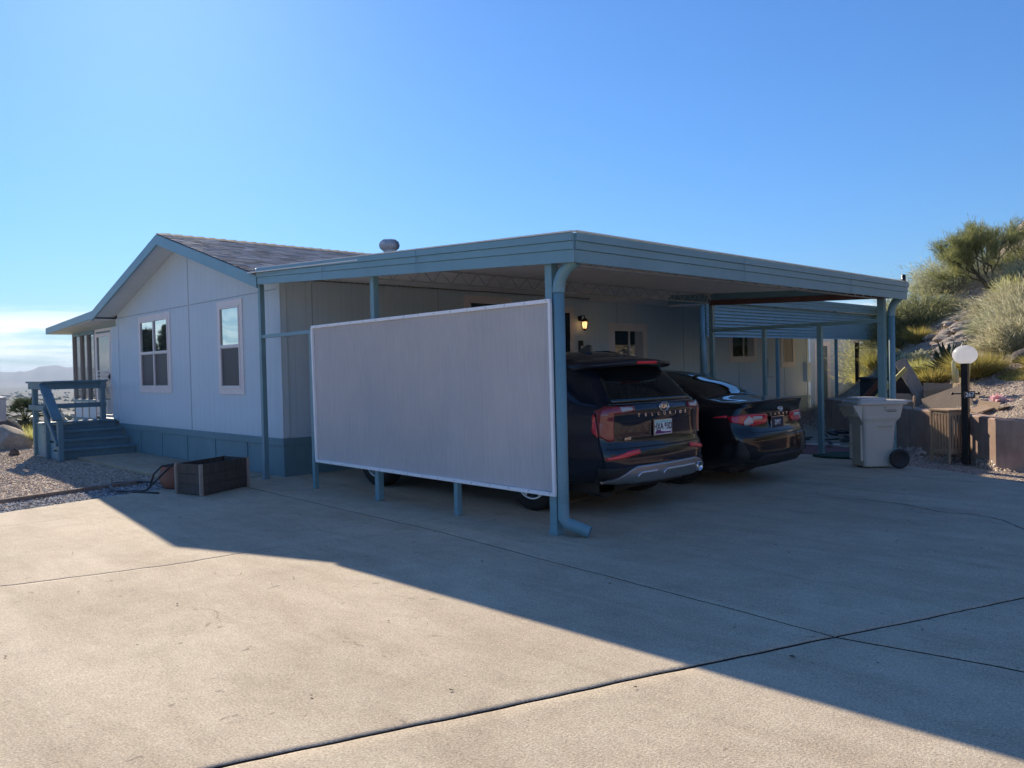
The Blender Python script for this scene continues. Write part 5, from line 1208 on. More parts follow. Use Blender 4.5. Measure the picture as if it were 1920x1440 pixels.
for sd in (-1, 1): mb.lathe([(.03, sd*.27), (.09, sd*.275), (.10, sd*.28), (.128, sd*.285), (.135, sd*.30), (.135, sd*.33), (.125, sd*.345), (.10, sd*.34), (.09, sd*.33), (0, sd*.335)], (.215, 0, .135), 'y', 32)
for c_i, sd in enumerate((-1, 1)):
    mb = MB(); mb.lathe([(.03, sd*.27), (.09, sd*.275), (.10, sd*.28), (.128, sd*.285), (.135, sd*.30), (.135, sd*.33), (.125, sd*.345), (.10, sd*.34), (.09, sd*.33), (0, sd*.335)], (.215, 0, .135), 'y', 32); mb.build('wheel', M['blackpl'], bn, local=True)
mb = MB(); mb.cyl((.215, -.3, .135), (.215, .3, .135), .012, n=8); mb.build('axle', M['galv'], bn, local=True)
mb = MB(); mb.bar((.02, -.284, .815), (.20, -.284, .815), .006, .006); mb.bar((.06, -.282, .795), (.20, -.282, .795), .006, .008)
for k in range(4): a = k*.7; mb.bar((.03+.012*cos(a), -.285, .84+.012*sin(a)), (.045+.014*cos(a+1), -.285, .84+.014*sin(a+1)), .006, .003)
mb.build('moulded_mark', M['blackpl'], bb, local=True)

# ------------------------------------------------------------------ retaining wall
mb = MB(); V = []
def offs(P, d):
    out = []
    for k, p in enumerate(P):
        a = P[max(k-1, 0)]; b = P[min(k+1, len(P)-1)]; dx, dy = b[0]-a[0], b[1]-a[1]; l_ = math.hypot(dx, dy); out.append((p[0]-dy/l_*d, p[1]+dx/l_*d))
    return out
Pf = WALL; 
inn = offs(Pf, .2); ht = [.70, .70, .72, .71, .70, .69, .68, .67, .67, .67, .67, .67, .67]
vs = []
for k in range(len(Pf)):
    vs += [(Pf[k][0], Pf[k][1], -.1), (Pf[k][0], Pf[k][1], ht[k]-.02), (Pf[k][0]+(inn[k][0]-Pf[k][0])*.1, Pf[k][1]+(inn[k][1]-Pf[k][1])*.1, ht[k]), (inn[k][0], inn[k][1], ht[k]), (inn[k][0], inn[k][1], -.1)]
mb.add(vs, [(5*k+a, 5*k+a+1, 5*k+6+a, 5*k+5+a) for k in range(len(Pf)-1) for a in range(4)]+[(0, 1, 2, 3, 4)])
tag(mb.build('retaining_wall', M['stucco']), 'low curved brown stucco wall holding back the hillside', 'wall')
# ------------------------------------------------------------------ lamp posts
def lamp_post(x, y, h, gr, label, sign=None, pw=.09):
    e = empty('lamp_post', (x, y, tz(x, y) if sign is None else -.02), label, 'lamp post', 'globe lamp posts'); z0 = e.location.z
    mb = MB(); mb.box(x-pw/2, x+pw/2, y-pw/2, y+pw/2, z0, z0+h); mb.box(x-pw*.62, x+pw*.62, y-pw*.62, y+pw*.62, z0+h, z0+h+.02); mb.build('post', M['lampblack'], e, bev=.006)
    mb = MB(); zc = z0+h+gr*.78; pr_ = [(gr*.50, -gr*.76)]+[(gr*cos(a), gr*.84*sin(a)) for a in np.linspace(-1.0, pi/2, 18)]; mb.lathe([(r_, zc+a) for r_, a in pr_], (x, y, 0), 'z', 40); mb.build('globe', M['globe'], e)
    if sign:
        F2 = Vector((FW2.x, FW2.y, 0)); R2 = Vector((.78, .626, 0)); c0 = Vector((x, y, z0+1.02))
        mb = MB(); mb.cyl(c0-R2*.17, c0+R2*.17, .009, n=8)
        for s_ in (-1, 1): mb.lathe([(0, -.02), (.018, -.012), (.022, 0), (.018, .012), (0, .02)], c0+R2*.175*s_, 'z', 12)
        mb.build('crossbar', M['lampblack'], e)
        n_ = R2.cross(Vector((0, 0, 1))).normalized(); 
        if n_.dot(F2) > 0: n_ = -n_
        ps_ = c0+n_*.055+R2*.035+Vector((0, 0, -.015)); mb = MB(); mb.bar(ps_-R2*.075, ps_+R2*.075, .008, .10)
        sg_ = mb.build('sign', M['woodd'], e, label='dark plate reading 267')
        Mx = Matrix(((R2.x, 0, n_.x, 0), (R2.y, 0, n_.y, 0), (0, 1, 0, 0), (0, 0, 0, 1)))
        text('sign_number', sign, .085, M['plate'], sg_, Matrix.Translation(ps_+n_*.006)@Mx, .001, .001, .95)
lamp_post(1.09, 7.43, 1.45, .163, 'black lamp post with white globe and a 267 number plate', '267')
fx_, fy_ = pl(9.45, 21.9); lamp_post(fx_, fy_, 2.0-tz(fx_, fy_)*1.0, .14, 'black lamp post with a white globe far behind the shed')

# ------------------------------------------------------------------ slatted pine stand
st = empty('slatted_stand', (.79, 7.68, 0), 'unpainted pine slatted stand in front of the brown wall', 'stand', rz=R(-28))
hw = .165; L_ = []
mb = MB(); mb.prism([(-.21, -.18), (.19, -.19), (.22, .18), (-.19, .19)], 'z', .735, .76); mb.build('top', M['woodl'], st, local=True, bev=.003)
for (a, b) in ((-1, -1), (1, -1), (1, 1), (-1, 1)): mb = MB(); mb.box(a*hw-.018, a*hw+.018, b*hw-.018, b*hw+.018, -.03, .735); mb.build('leg', M['woodl'], st, local=True, bev=.002)
mb = MB()
for b in (-1, 1): mb.box(-hw+.018, hw-.018, b*hw-.012, b*hw+.012, .12, .18); mb.box(b*hw-.012, b*hw+.012, -hw+.018, hw-.018, .12, .18); mb.box(-hw+.018, hw-.018, b*hw-.012, b*hw+.012, .67, .73); mb.box(b*hw-.012, b*hw+.012, -hw+.018, hw-.018, .67, .73)
mb.box(-hw, hw, -hw, hw, .10, .118); mb.build('rail', M['woodl'], st, local=True)
for k in range(5):
    a = -.112+k*.056
    for b in (-1, 1):
        mb = MB(); mb.box(a-.016, a+.016, b*hw-.004+b*.012, b*hw+.004+b*.012, .16, .70); mb.build('slat', M['woodl'], st, local=True)
        mb = MB(); mb.box(b*hw-.004+b*.012, b*hw+.004+b*.012, a-.016, a+.016, .16, .70); mb.build('slat', M['woodl'], st, local=True)

# ------------------------------------------------------------------ boards and junk on the wall
def plank(name, a, b, w_, t_, m, label, cat, up=(FW2.x, FW2.y, .1)):
    mb = MB(); mb.bar(a, b, w_, t_, up=up); return tag(mb.build(name, m, bev=.003), label, cat)
plank('board', (-.13, 9.45, .70), (-.56, 9.44, 1.50), .22, .03, M['woodg'], 'wide weathered grey board leaning behind the brown wall', 'board')
plank('board', (-.80, 9.02, .86), (-.40, 9.30, 1.36), .07, .03, M['yellow'], 'narrow yellow board leaning across the grey one', 'board')
plank('board', (-.95, 9.35, .75), (-.75, 9.45, 1.12), .08, .03, M['galv'], 'short silvery strip leaning against the dark chest', 'board')
mb = MB(); ch = empty('dark_chest', (-1.05, 10.2, .6), 'charcoal chest behind the leaning boards', 'chest', rz=R(42))
mb.box(-.42, .42, -.3, .3, -.05, .55); mb.build('body', M['char'], ch, local=True, bev=.01); mb = MB(); mb.box(-.44, .44, -.32, .32, .55, .60); mb.build('lid', M['char'], ch, local=True, bev=.01)
plank('board', (-1.35, 9.55, .7), (-1.05, 9.75, 1.1), .10, .03, M['brownbeam'], 'short brown board leaning on the charcoal chest', 'board')
def carton(x, y, z, rz, sx, sy, sz, label, openf=True, m='cardb'):
    e = empty('cardboard_box', (x, y, z), label, 'box', 'cardboard boxes on the wall', rz=rz); mb = MB(); t_ = .008
    mb.box(-sx, sx, -sy, -sy+t_, 0, sz); mb.box(-sx, sx, sy-t_, sy, 0, sz); mb.box(-sx, -sx+t_, -sy+t_, sy-t_, 0, sz); mb.box(sx-t_, sx, -sy+t_, sy-t_, 0, sz); mb.box(-sx+t_, sx-t_, -sy+t_, sy-t_, 0, t_); mb.build('body', M[m], e, local=True)
    for (a, b, c, d) in (((-sx, -sy, sz), (sx, -sy, sz), (sx, -sy+.05, sz+.10), (-sx, -sy+.05, sz+.12)), ((sx, -sy, sz), (sx, sy, sz), (sx+.12, sy, sz+.05), (sx+.12, -sy, sz+.04)), ((-sx, sy, sz), (sx, sy, sz), (sx, sy-.3*sy, sz+.05), (-sx, sy-.3*sy, sz+.04))):
        mb = MB(); o3 = Vector((0, 0, .006)); mb.add([a, b, c, d]+[tuple(Vector(q)+o3) for q in (a, b, c, d)], [(0, 1, 2, 3), (7, 6, 5, 4), (0, 4, 5, 1), (1, 5, 6, 2), (2, 6, 7, 3), (3, 7, 4, 0)]); mb.build('flap', M[m], e, local=True)
carton(.02, 9.55, .68, R(20), .22, .16, .30, 'tall open cardboard box right of the leaning boards')
carton(-.55, 9.25, .64, R(50), .20, .14, .17, 'low cardboard box behind the bin lid')
carton(1.22, 8.35, .64, R(-30), .20, .15, .10, 'shallow cardboard tray beside the pink paper flower')
tag(plank('plywood_sheet', (.12, 8.62, .66), (.78, 8.72, .93), .55, .03, M['plyw'], 'tan plywood sheet sloping on the wall behind the slatted stand', 'plywood', up=(-.25, -.75, .6)))
plank('board', (1.00, 8.0, .70), (1.22, 8.30, .80), .22, .02, M['woodl'], 'pale pine board on the wall right of the lamp post', 'board', up=(0, -.3, 1))
plank('board', (.02, 8.42, .70), (.03, 8.45, .92), .03, .03, M['woodl'], 'small upright pine stake at the plywood corner', 'board')
# pink paper flower
pf = MB(); r_ = random.Random(5)
for (cx, cy, cz, s_) in ((1.18, 8.62, .80, .16), (1.38, 8.55, .74, .13), (1.30, 8.40, .68, .11)):
    for k in range(16):
        a = r_.uniform(0, 2*pi); el = r_.uniform(.2, 1.3); d = Vector((cos(a)*cos(el), sin(a)*cos(el), sin(el))); q = d.orthogonal().normalized()*s_*.28; c_ = Vector((cx, cy, cz))
        pf.add([c_, c_+d*s_*.55+q, c_+d*s_*1.0+Vector((0, 0, .02)), c_+d*s_*.55-q], [(0, 1, 2, 3)])
tag(pf.build('paper_flower', M['pink'], norm=False), 'crumpled pale pink paper flower on the wall top', 'paper flower')

# debris on the patio beside the bin
def rockmesh(seed, sx, sy, sz, sub=3, name='rock'):
    bm = bmesh.new(); bmesh.ops.create_icosphere(bm, subdivisions=sub, radius=1); r_ = random.Random(seed); o = [r_.uniform(0, 9) for _ in range(3)]
    from mathutils import noise as N_
    for v in bm.verts:
        p = v.co.copy(); n = N_.noise(Vector((p.x*1.1+o[0], p.y*1.1+o[1], p.z*1.1+o[2])))*.45+N_.noise(p*2.6+Vector(o))*.22+N_.noise(p*6+Vector(o))*.08
        q = p*(1+n)
        for ax_ in ((.7, .2, .68), (-.5, .6, .62), (.1, -.8, .6), (-.8, -.4, .4), (.9, -.3, .1), (.2, .9, .1)):
            a = Vector(ax_).normalized(); d = q.dot(a)-.74
            if d > 0: q -= a*d*.85
        v.co = Vector((q.x*sx, q.y*sy, q.z*sz))
    me = bpy.data.meshes.new(name); bm.to_mesh(me); bm.free()
    for p_ in me.polygons: p_.use_smooth = sub > 2
    try: me.set_sharp_from_angle(angle=R(32))
    except Exception: pass
    return me
def rock(x, y, z, seed, s_, m, label, group=None, name='rock', rz=None, sub=3):
    me = rockmesh(seed, *s_, sub=sub, name=name); o = link(name, me, m, local=True); o.location = (x, y, z); o.rotation_euler = (0, 0, rz if rz is not None else random.uniform(0, 6)); return tag(o, label, 'rock', group)
dbx, dby = -1.45, 9.6
r_ = random.Random(3); mb = MB()
for k in range(34):
    x, y = dbx+r_.gauss(0, .45), dby+r_.gauss(0, .5); a = r_.uniform(0, pi); l_ = r_.uniform(.08, .35); z = .02+r_.uniform(0, .14)
    mb.bar((x-cos(a)*l_, y-sin(a)*l_, z), (x+cos(a)*l_, y+sin(a)*l_, z+r_.uniform(-.02, .06)), r_.uniform(.03, .12), r_.uniform(.01, .04))
tag(mb.build('debris_pile', M['char']), 'dark heap of scrap strips on the patio behind the bin', 'debris pile')
plank('metal_strip', (-1.9, 8.55, .03), (-1.35, 8.75, .03), .05, .02, M['white'], 'pale strip lying on the red paving', 'strip', up=(0, 0, 1))
mb = MB(); mb.prism([(-1.0, 6.98), (-.75, 6.86), (-.3, 6.95), (.1, 7.15), (.3, 7.5), (-.2, 7.8), (-.9, 7.6)], 'z', .002, .035); tag(mb.build('green_mat', M['turf'], bev=.01), 'dark green mat between the carport post and the bin', 'mat')

# ------------------------------------------------------------------ planter, pot, hose
pb = empty('planter_box', (-5.25, -.82, 0), 'empty dark timber planter box at the driveway edge', 'planter', rz=0)
A_, B_, C_ = Vector((-5.03, -1.17, 0)), Vector((-5.53, -1.28, 0)), Vector((-5.40, -.38, 0)); D_ = B_+C_-A_; H_ = .385
def pwall(a, b, nm, par=pb, t_=.03, m='woodd'):
    mb = MB(); c_ = (A_+D_)/2
    for k in range(3): 
        z0, z1 = .01+k*H_/3, .01+(k+1)*H_/3-.004; n_ = ((a+b)/2-c_).normalized(); dirv = (b-a).normalized(); nn = Vector((dirv.y, -dirv.x, 0)); nn = nn if nn.dot(n_) > 0 else -nn
        p0, p1 = a-nn*.015, b-nn*.015; mb.bar((p0.x, p0.y, (z0+z1)/2), (p1.x, p1.y, (z0+z1)/2), t_, z1-z0)
    mb.build(nm, M[m], par, bev=.004)
pwall(A_, B_, 'end_board'); pwall(A_, C_, 'side_board'); pwall(C_, D_, 'end_board'); pwall(B_, D_, 'side_board')
for p in (A_, B_, C_, D_):
    mb = MB(); q = p+(((A_+D_)/2)-p).normalized()*.0; mb.box(q.x-.02, q.x+.02, q.y-.02, q.y+.02, 0, H_+.012); mb.build('corner_post', M['woodg'], pb)
mb = MB(); mb.prism([(p+(((A_+D_)/2)-p)*.1).to_2d().to_tuple() for p in (A_, B_, D_, C_)], 'z', .01, .05); mb.build('soil', M['dirtdark'], pb)
po = empty('clay_pot', (-6.12, -1.02, 0), 'round reddish clay pot beside the timber planter', 'pot')
mb = MB(); mb.lathe([(0, 0), (.17, 0), (.24, .08), (.265, .17), (.24, .26), (.225, .29), (.235, .30), (.235, .315), (.205, .315), (.20, .28), (.22, .17), (.15, .05), (0, .05)], (-6.12, -1.02, -.02)); mb.build('body', M['clay'], po)
mb = MB(); mb.tube([(-6.3, -1.35, .02), (-6.2, -1.33, .2), (-6.12, -1.25, .31), (-6.05, -1.1, .33), (-5.98, -1.0, .2)], .013, 8); mb.tube([(-6.02, -1.15, .33), (-5.9, -1.35, .2), (-5.98, -1.5, .03), (-6.2, -1.55, .0)], .013, 8)
h1 = mb.build('hose', M['hose']); 
tag(h1, 'dark hose looped over the rim of the clay pot', 'hose')
mb = MB(); pts = [(-6.15, -1.5, .0)]; 
for k in range(30):
    t_ = k/29; pts.append((-6.35-1.0*sin(t_*pi)*1.0, -1.45-.28*cos(t_*pi*1.0)+.1*t_, .005+.01*sin(t_*9)))
mb.tube(pts, .014, 8); pts = [(-5.7, -1.45, .01), (-6.1, -1.62, .01), (-6.6, -1.75, .01), (-7.1, -1.6, -.01), (-7.4, -1.5, -.01)]; mb.tube(pts, .012, 8)
tag(mb.build('hose', M['hose']), 'dark hose lying in a loop on the gravel left of the pot', 'hose')

# ------------------------------------------------------------------ boulders, yucca, utility stand at the left
rock(-16.3, -1.05, .12, 3, (.62, .5, .36), M['rock'], 'big flat-topped tan boulder at the left edge of the yard', name='boulder', rz=.6)
rock(-17.0, -.9, .2, 8, (.5, .45, .42), M['rockd'], 'dark boulder behind the big flat-topped one', name='boulder')
rock(-14.15, -1.30, .02, 5, (.11, .09, .09), M['rockd'], 'small dark stone lying on the gravel', name='stone')
rock(-16.8, .15, .0, 9, (.22, .12, .06), M['rock'], 'flat pale stone at the foot of the deck post', name='stone')
us = empty('utility_stand', (-15.2, -1.75, 0), 'grey metal box on thin legs cut by the left edge', 'stand')
bx_, by_ = pl(-10.12, 15.6)
us.location = (bx_, by_, 0); WP[us.name] = us.location.copy()
mb = MB(); mb.box(bx_-.28, bx_+.22, by_-.16, by_+.16, .72, 1.16); mb.build('box', M['galv'], us, bev=.008); mb = MB(); mb.box(bx_-.30, bx_+.24, by_-.18, by_+.18, 1.16, 1.19); mb.build('lid', M['rooftop'], us)
for (a, b) in ((-.2, 0), (.12, 0)): mb = MB(); mb.tube([(bx_+a, by_, -.03), (bx_+a, by_, .72)], .025, 8); mb.build('leg', M['galv'], us)
mb = MB(); mb.tube([(bx_-.2, by_-.05, .5), (bx_+.05, by_-.15, .2), (bx_+.3, by_-.2, .0)], .025, 8); mb.build('brace', M['galv'], us)

# ------------------------------------------------------------------ vegetation
def ribbons(O, D, Lh, Wd, droop, seg=4, taper=.15, side=None):
    n = len(O); D = D/np.linalg.norm(D, axis=1, keepdims=True); t = np.linspace(0, 1, seg+1)
    if side is None:
        rnd = rng.normal(size=(n, 3)); side = np.cross(D, rnd); side /= np.linalg.norm(side, axis=1, keepdims=True)
    P = O[:, None]+D[:, None]*(Lh[:, None]*t[None])[..., None]; P[..., 2] -= (droop[:, None]*Lh[:, None]*t[None]**2)
    w_ = Wd[:, None]*np.maximum(taper, 1-t[None]**1.6); a = P+side[:, None]*w_[..., None]/2; b = P-side[:, None]*w_[..., None]/2
    V = np.stack([a, b], 2).reshape(n, -1, 3); m_ = 2*(seg+1)
    f = np.array([(2*k, 2*k+1, 2*k+3, 2*k+2) for k in range(seg)]); F = (f[None]+(np.arange(n)*m_)[:, None, None]).reshape(-1, 4)
    return V.reshape(-1, 3), F
def cat(parts):
    V = []; F = []; b = 0
    for v, f in parts: V.append(v); F.append(f+b); b += len(v)
    return np.concatenate(V), np.concatenate(F)
def sph(n, up=0.0):
    v = rng.normal(size=(n, 3)); v /= np.linalg.norm(v, axis=1, keepdims=True); v[:, 2] = np.where(v[:, 2] < up, -v[:, 2]*.6+up, v[:, 2]); return v
def grass(name, x, y, r_, h, n, m, label, spread=.9, width=.012, droop=.35, group=None, zoff=0):
    z = tz(x, y)+zoff; a = rng.uniform(0, 2*pi, n); rr_ = r_*.35*np.sqrt(rng.uniform(0, 1, n)); O = np.stack([rr_*np.cos(a), rr_*np.sin(a), np.zeros(n)-.02], 1)
    tl = rng.uniform(.05, spread, n); a2 = a+rng.normal(0, .5, n); D = np.stack([np.cos(a2)*tl, np.sin(a2)*tl, np.ones(n)], 1)
    V, F = ribbons(O, D, h*rng.uniform(.55, 1.15, n), width*rng.uniform(.6, 1.3, n), droop*rng.uniform(.4, 1.3, n), 5, .08)
    o = link(name, np_mesh(name, V, F), m, local=True); o.location = (x, y, z); return tag(o, label, 'grass clump' if 'grass' in name else 'plant', group)
def shrub(name, x, y, rx, ry, h, n, m, label, leaf=.10, wd=.012, cat_='shrub', group=None, twig=True, lumps=9, zoff=0):
    """wispy desert shrub: twigs fan out from the base, fine strips near their tips"""
    e = empty(name, (x, y, tz(x, y)+zoff), label, cat_, group)
    nb = 130; d = sph(nb, .12); tips = d*np.array([rx, ry, h])*rng.uniform(.55, 1.0, (nb, 1)); tips[:, 2] = np.abs(tips[:, 2])
    lump = sph(lumps, .1)*np.array([rx, ry, h])*.75
    O = np.zeros((nb, 3)); 
    if twig:
        L = np.linalg.norm(tips, axis=1); V, F = ribbons(O, tips, L, np.full(nb, .022), np.full(nb, .03), 4, .2)
        V2, F2 = ribbons(O, tips+rng.normal(0, .02, tips.shape), L, np.full(nb, .022), np.full(nb, .03), 4, .2)
        link('twig', np_mesh('twig', *cat([(V, F), (V2, F2)])), M['bark'], e, local=True)
    k = rng.integers(0, nb, n); t = rng.uniform(.35, 1.05, (n, 1))**.8; P = tips[k]*t+rng.normal(0, 1, (n, 3))*np.array([rx, ry, h])*.085
    k2 = rng.random(n) < .4; li = rng.integers(0, lumps, n); P[k2] = lump[li[k2]]+rng.normal(0, 1, (k2.sum(), 3))*np.array([rx, ry, h])*.2
    P[:, 2] = np.abs(P[:, 2]); D = P/np.maximum(np.linalg.norm(P, axis=1, keepdims=True), .05)+rng.normal(0, .45, (n, 3))+np.array([0, 0, .35])
    V, F = ribbons(P, D, leaf*rng.uniform(.5, 1.5, n), wd*rng.uniform(.6, 1.5, n), np.full(n, .15), 2, .2)
    link('foliage', np_mesh('foliage', V, F), m, e, local=True); return e
def tree(name, x, y, h, crown, m, label, n=26000, seed=1, lean=(0, 0), leaf=.16, wd=.010, group=None, zoff=0, trunks=3):
    r_ = random.Random(seed); e = empty(name, (x, y, tz(x, y)+zoff), label, 'tree', group); mb = MB(); tips = []
    def grow(p, d, L, rad_, lv):
        pts = [p]; q = p.copy(); dd = d.copy(); ns_ = 5
        for k in range(ns_):
            dd = (dd+Vector((r_.uniform(-1, 1), r_.uniform(-1, 1), r_.uniform(-.5, .8)))*.17).normalized(); q = q+dd*L/ns_; pts.append(q.copy())
        mb.tube(pts, [rad_*(1-.55*k/ns_) for k in range(ns_+1)], 6 if lv > 1 else 9, caps=False)
        if lv >= 4: tips.append((pts[-1], dd.copy(), L)); tips.append((pts[-3], dd.copy(), L)); return
        for k in range(3 if lv < 3 else 4):
            s_ = pts[r_.choice([2, 3, 4, 5, 5])]; a = r_.uniform(0, 2*pi); o_ = dd.orthogonal().normalized(); o_.rotate(Matrix.Rotation(a, 3, dd)); nd = (dd*.75+o_*r_.uniform(.45, .9)+Vector((lean[0]*.1, lean[1]*.1, .10))).normalized()
            grow(s_, nd, L*r_.uniform(.6, .8), rad_*.5, lv+1)
    for k in range(trunks):
        a = 2*pi*k/trunks+r_.uniform(-.4, .4); grow(Vector((0, 0, -.1)), Vector((cos(a)*.65+lean[0], sin(a)*.65+lean[1], 1)).normalized(), h*.40, .05*h/2.2, 1)
    mb.build('trunk', M['bark'], e, local=True, norm=False)
    T = np.array([t[0] for t in tips]); DD = np.array([t[1] for t in tips])
    # fit the crown to its size
    k = rng.integers(0, len(T), n); P = T[k]+DD[k]*rng.uniform(-.25, .18, (n, 1))*crown+rng.normal(0, .065*crown, (n, 3)); D = DD[k]*.6+rng.normal(0, .55, (n, 3))+np.array([0, 0, .55])
    V, F = ribbons(P, D, leaf*rng.uniform(.5, 1.6, n), wd*rng.uniform(.6, 1.4, n), np.full(n, .1), 2, .25)
    link('crown', np_mesh('crown', V, F), m, e, local=True); return e

# hillside trees and shrubs
x, y = pl(12.25, 20.3); tree('palo_verde_tree', x, y, 1.95, .85, f_palo, 'airy palo verde tree standing on top of the slope', 17000, 4, (-.35, -.3), .13, .009, trunks=4, zoff=.1)
x, y = pl(14.3, 21.0); tree('palo_verde_tree', x, y, 2.2, .9, f_palo, 'palo verde tree cut by the right edge of the view', 18000, 9, (-.1, 0), .14, .009, trunks=4, zoff=-.55)
G = 'shrubs on the hillside'
SH = [ (10.5, 21.6, 1.0, 1.1, 1.45, f_creo, 'olive shrub nearest the carport roof corner'), (10.9, 21.2, 1.1, 1.1, 1.0, f_creo, 'olive shrub left of the yellow grass tuft'),
      (12.3, 22.3, 1.3, 1.3, 1.1, f_grey, 'grey-green shrub just below the palo verde tree'), (10.9, 23.7, 1.4, 1.4, 2.0, f_creo, 'tall olive shrub behind the far patio cover corner'),
      (12.9, 24.5, 1.6, 1.6, 1.7, f_palo, 'broad green shrub on the skyline under the tree'), (12.5, 26.5, 1.6, 1.5, 2.4, f_grey, 'grey shrub on the skyline left of the tree'),
      (13.4, 23.8, 1.5, 1.4, 1.4, f_palo, 'green shrub on the skyline between the two trees'), (13.9, 29.0, 1.7, 1.6, 2.9, f_creo, 'tall olive shrub seen right of the shed corner'),
      (15.6, 33.0, 2.2, 1.8, 3.3, f_grey, 'grey shrub beyond the far lamp post'), (14.6, 34.5, 2.2, 1.8, 3.6, f_palo, 'green shrub seen under the carport roof edge'),
      (12.6, 19.2, .9, .8, .75, f_grey, 'small grey bush under the tree trunk')]
for (u, w_, rx, ry, h, m, lb) in SH:
    x, y = pl(u, w_); shrub('shrub', x, y, rx, ry, h, 13000, m, lb, .12, .011, group=G)
SB = [(9.3, 14.9, .72, .7, .68, f_dry, 'pale wispy bush right behind the near lamp globe'), (10.2, 15.6, 1.0, .9, .85, f_dry, 'large pale wispy bush at the right edge of the slope'), (10.3, 16.8, .55, .55, .5, f_grey, 'grey bush beside the rock scree'),
      (10.9, 17.2, 1.0, .9, .8, f_dry, 'straw-coloured bush above the large pale bush'), (9.9, 13.8, .8, .7, .85, f_grey, 'grey-green bush lowest at the right edge'), (11.7, 18.2, .7, .7, .6, f_gold, 'golden bush high beside the scree'), (8.15, 16.9, .3, .3, .3, f_grey, 'low grey bush between the agave and the scree')]
for (u, w_, rx, ry, h, m, lb) in SB:
    x, y = pl(u, w_); shrub('shrub', x, y, rx, ry, h, 14000, m, lb, .15, .009, group=G)
for k, (x, y, r_, h, lb) in enumerate(((4.2, 9.2, 1.0, 1.3, 'nearest'), (6.0, 9.0, 1.2, 1.5, 'rounded'), (8.2, 8.6, 1.3, 1.6, 'broad'), (5.2, 11.2, 1.3, 1.7, 'ragged'), (7.6, 11.4, 1.5, 1.9, 'tall'), (10.5, 9.5, 1.6, 1.9, 'spreading'), (3.6, 12.0, 1.2, 1.4, 'bushy'), (12.6, 7.2, 1.6, 1.9, 'low'), (6.5, 14.0, 1.8, 2.2, 'high'), (10.2, 13.0, 1.9, 2.3, 'tallest'))):  # unseen shrubs, added to darken what the car paint mirrors
    shrub('shrub', x, y, r_, r_, h, 3500, f_creo, lb+' unseen olive shrub added on the slope right of the view', .16, .04, group='unseen shrubs added right of the view')
# grasses
G2 = 'grass clumps on the slope'
for (u, w_, r_, h, n, m, lb, sp) in ((8.15, 15.6, .9, .5, 5000, f_gold, 'golden grass clump behind the cardboard box', .9), (7.45, 15.4, .5, .5, 2200, f_gold, 'golden grass clump behind the grey board', .9), (8.0, 13.8, .7, .62, 3800, f_grass, 'lime green fountain grass right of the near lamp post', 1.1),
                                 (9.95, 19.6, .5, .55, 2200, f_grass, 'yellow-green grass tuft above the scree', .8), (9.75, 21.4, .4, .8, 1800, f_gold, 'straw grass at the foot of the far lamp post', .7), (7.7, 14.6, .5, .5, 2200, f_grass, 'dark green grass clump below the agave', 1.2), (11.3, 17.6, .6, .6, 1800, f_gold, 'golden tuft high on the right slope', .8), (8.75, 13.3, .35, .4, 1300, f_grass, 'small green tuft beside the pink flower', 1.1), (10.1, 22.8, .6, .7, 1800, f_gold, 'straw grass seen between the shed and the carport post', .7)):
    x, y = pl(u, w_); grass('grass_clump', x, y, r_, h, n, m, lb, sp, .011, .45, G2)
# agave
x, y = pl(8.15, 14.95); n = 46; z = tz(x, y); V = []; F = []
mb = MB()
for k in range(n):
    a = k*2.4; el = .25+1.1*(k/n); L = random.uniform(.5, .72); d = Vector((cos(a)*cos(el), sin(a)*cos(el), sin(el))); sd = Vector((-sin(a), cos(a), 0)); up_ = d.cross(sd)
    vs = []
    for t_, w_ in ((0, .045), (.25, .06), (.55, .05), (.8, .028), (1, .003)):
        p = d*L*t_+Vector((0, 0, .02-.10*t_*t_*(1-k/n))); vs += [p+sd*w_, p-up_*w_*.3, p-sd*w_, p+up_*w_*.15]
    mb.add(vs, [(4*q+a_, 4*q+(a_+1) % 4, 4*q+4+(a_+1) % 4, 4*q+4+a_) for q in range(4) for a_ in range(4)])
o = mb.build('agave', f_agave, local=True); o.location = (x, y, z); tag(o, 'dark spiky agave between the golden grass and the lamp globe', 'agave')
# cholla cactus: chains of pale joints
def cholla(x, y, s_, seed, label, n=26):
    r_ = random.Random(seed); mb = MB()
    def joint(p, d, L, rad_, lv):
        q = p+d*L; mid = p.lerp(q, .5)+Vector((0, 0, -.02*s_)); mb.tube([p, p.lerp(mid, .5), mid, mid.lerp(q, .7), q], [rad_*.7, rad_, rad_*1.05, rad_*.95, rad_*.35], 8)
        if lv > 0:
            for _ in range(r_.choice([2, 2, 3])):
                nd = (d+Vector((r_.uniform(-1, 1), r_.uniform(-1, 1), r_.uniform(-.1, .9)))*.9).normalized(); joint(q-d*rad_*.5, nd, L*r_.uniform(.75, 1.1), rad_*.95, lv-1)
    for k in range(9):
        a = 2*pi*k/9; joint(Vector((cos(a)*.12*s_, sin(a)*.12*s_, 0)), Vector((cos(a)*1.1, sin(a)*1.1, .8)).normalized(), .095*s_, .017*s_, 4)
    o = mb.build('cholla_cactus', M['cactus'], local=True, norm=False); o.location = (x, y, tz(x, y)); tag(o, label, 'cactus')
x, y = pl(8.45, 17.0); cholla(x, y, 1.35, 2, 'pale bushy cholla cactus above the golden grass')
x, y = pl(11.3, 19.6); cholla(x, y, .75, 6, 'small silvery cholla below the palo verde trunk')
x, y = pl(7.3, 13.0)
mb = MB()
for (dx, h, rr_) in ((-.10, .34, .035), (-.06, .2, .03), (.09, .36, .035)): mb.tube([(dx, 0, 0), (dx*1.1, 0, h*.6), (dx*1.15, .0, h), (dx*1.15, 0, h+.03)], [rr_*.8, rr_, rr_*.9, rr_*.3], 10)
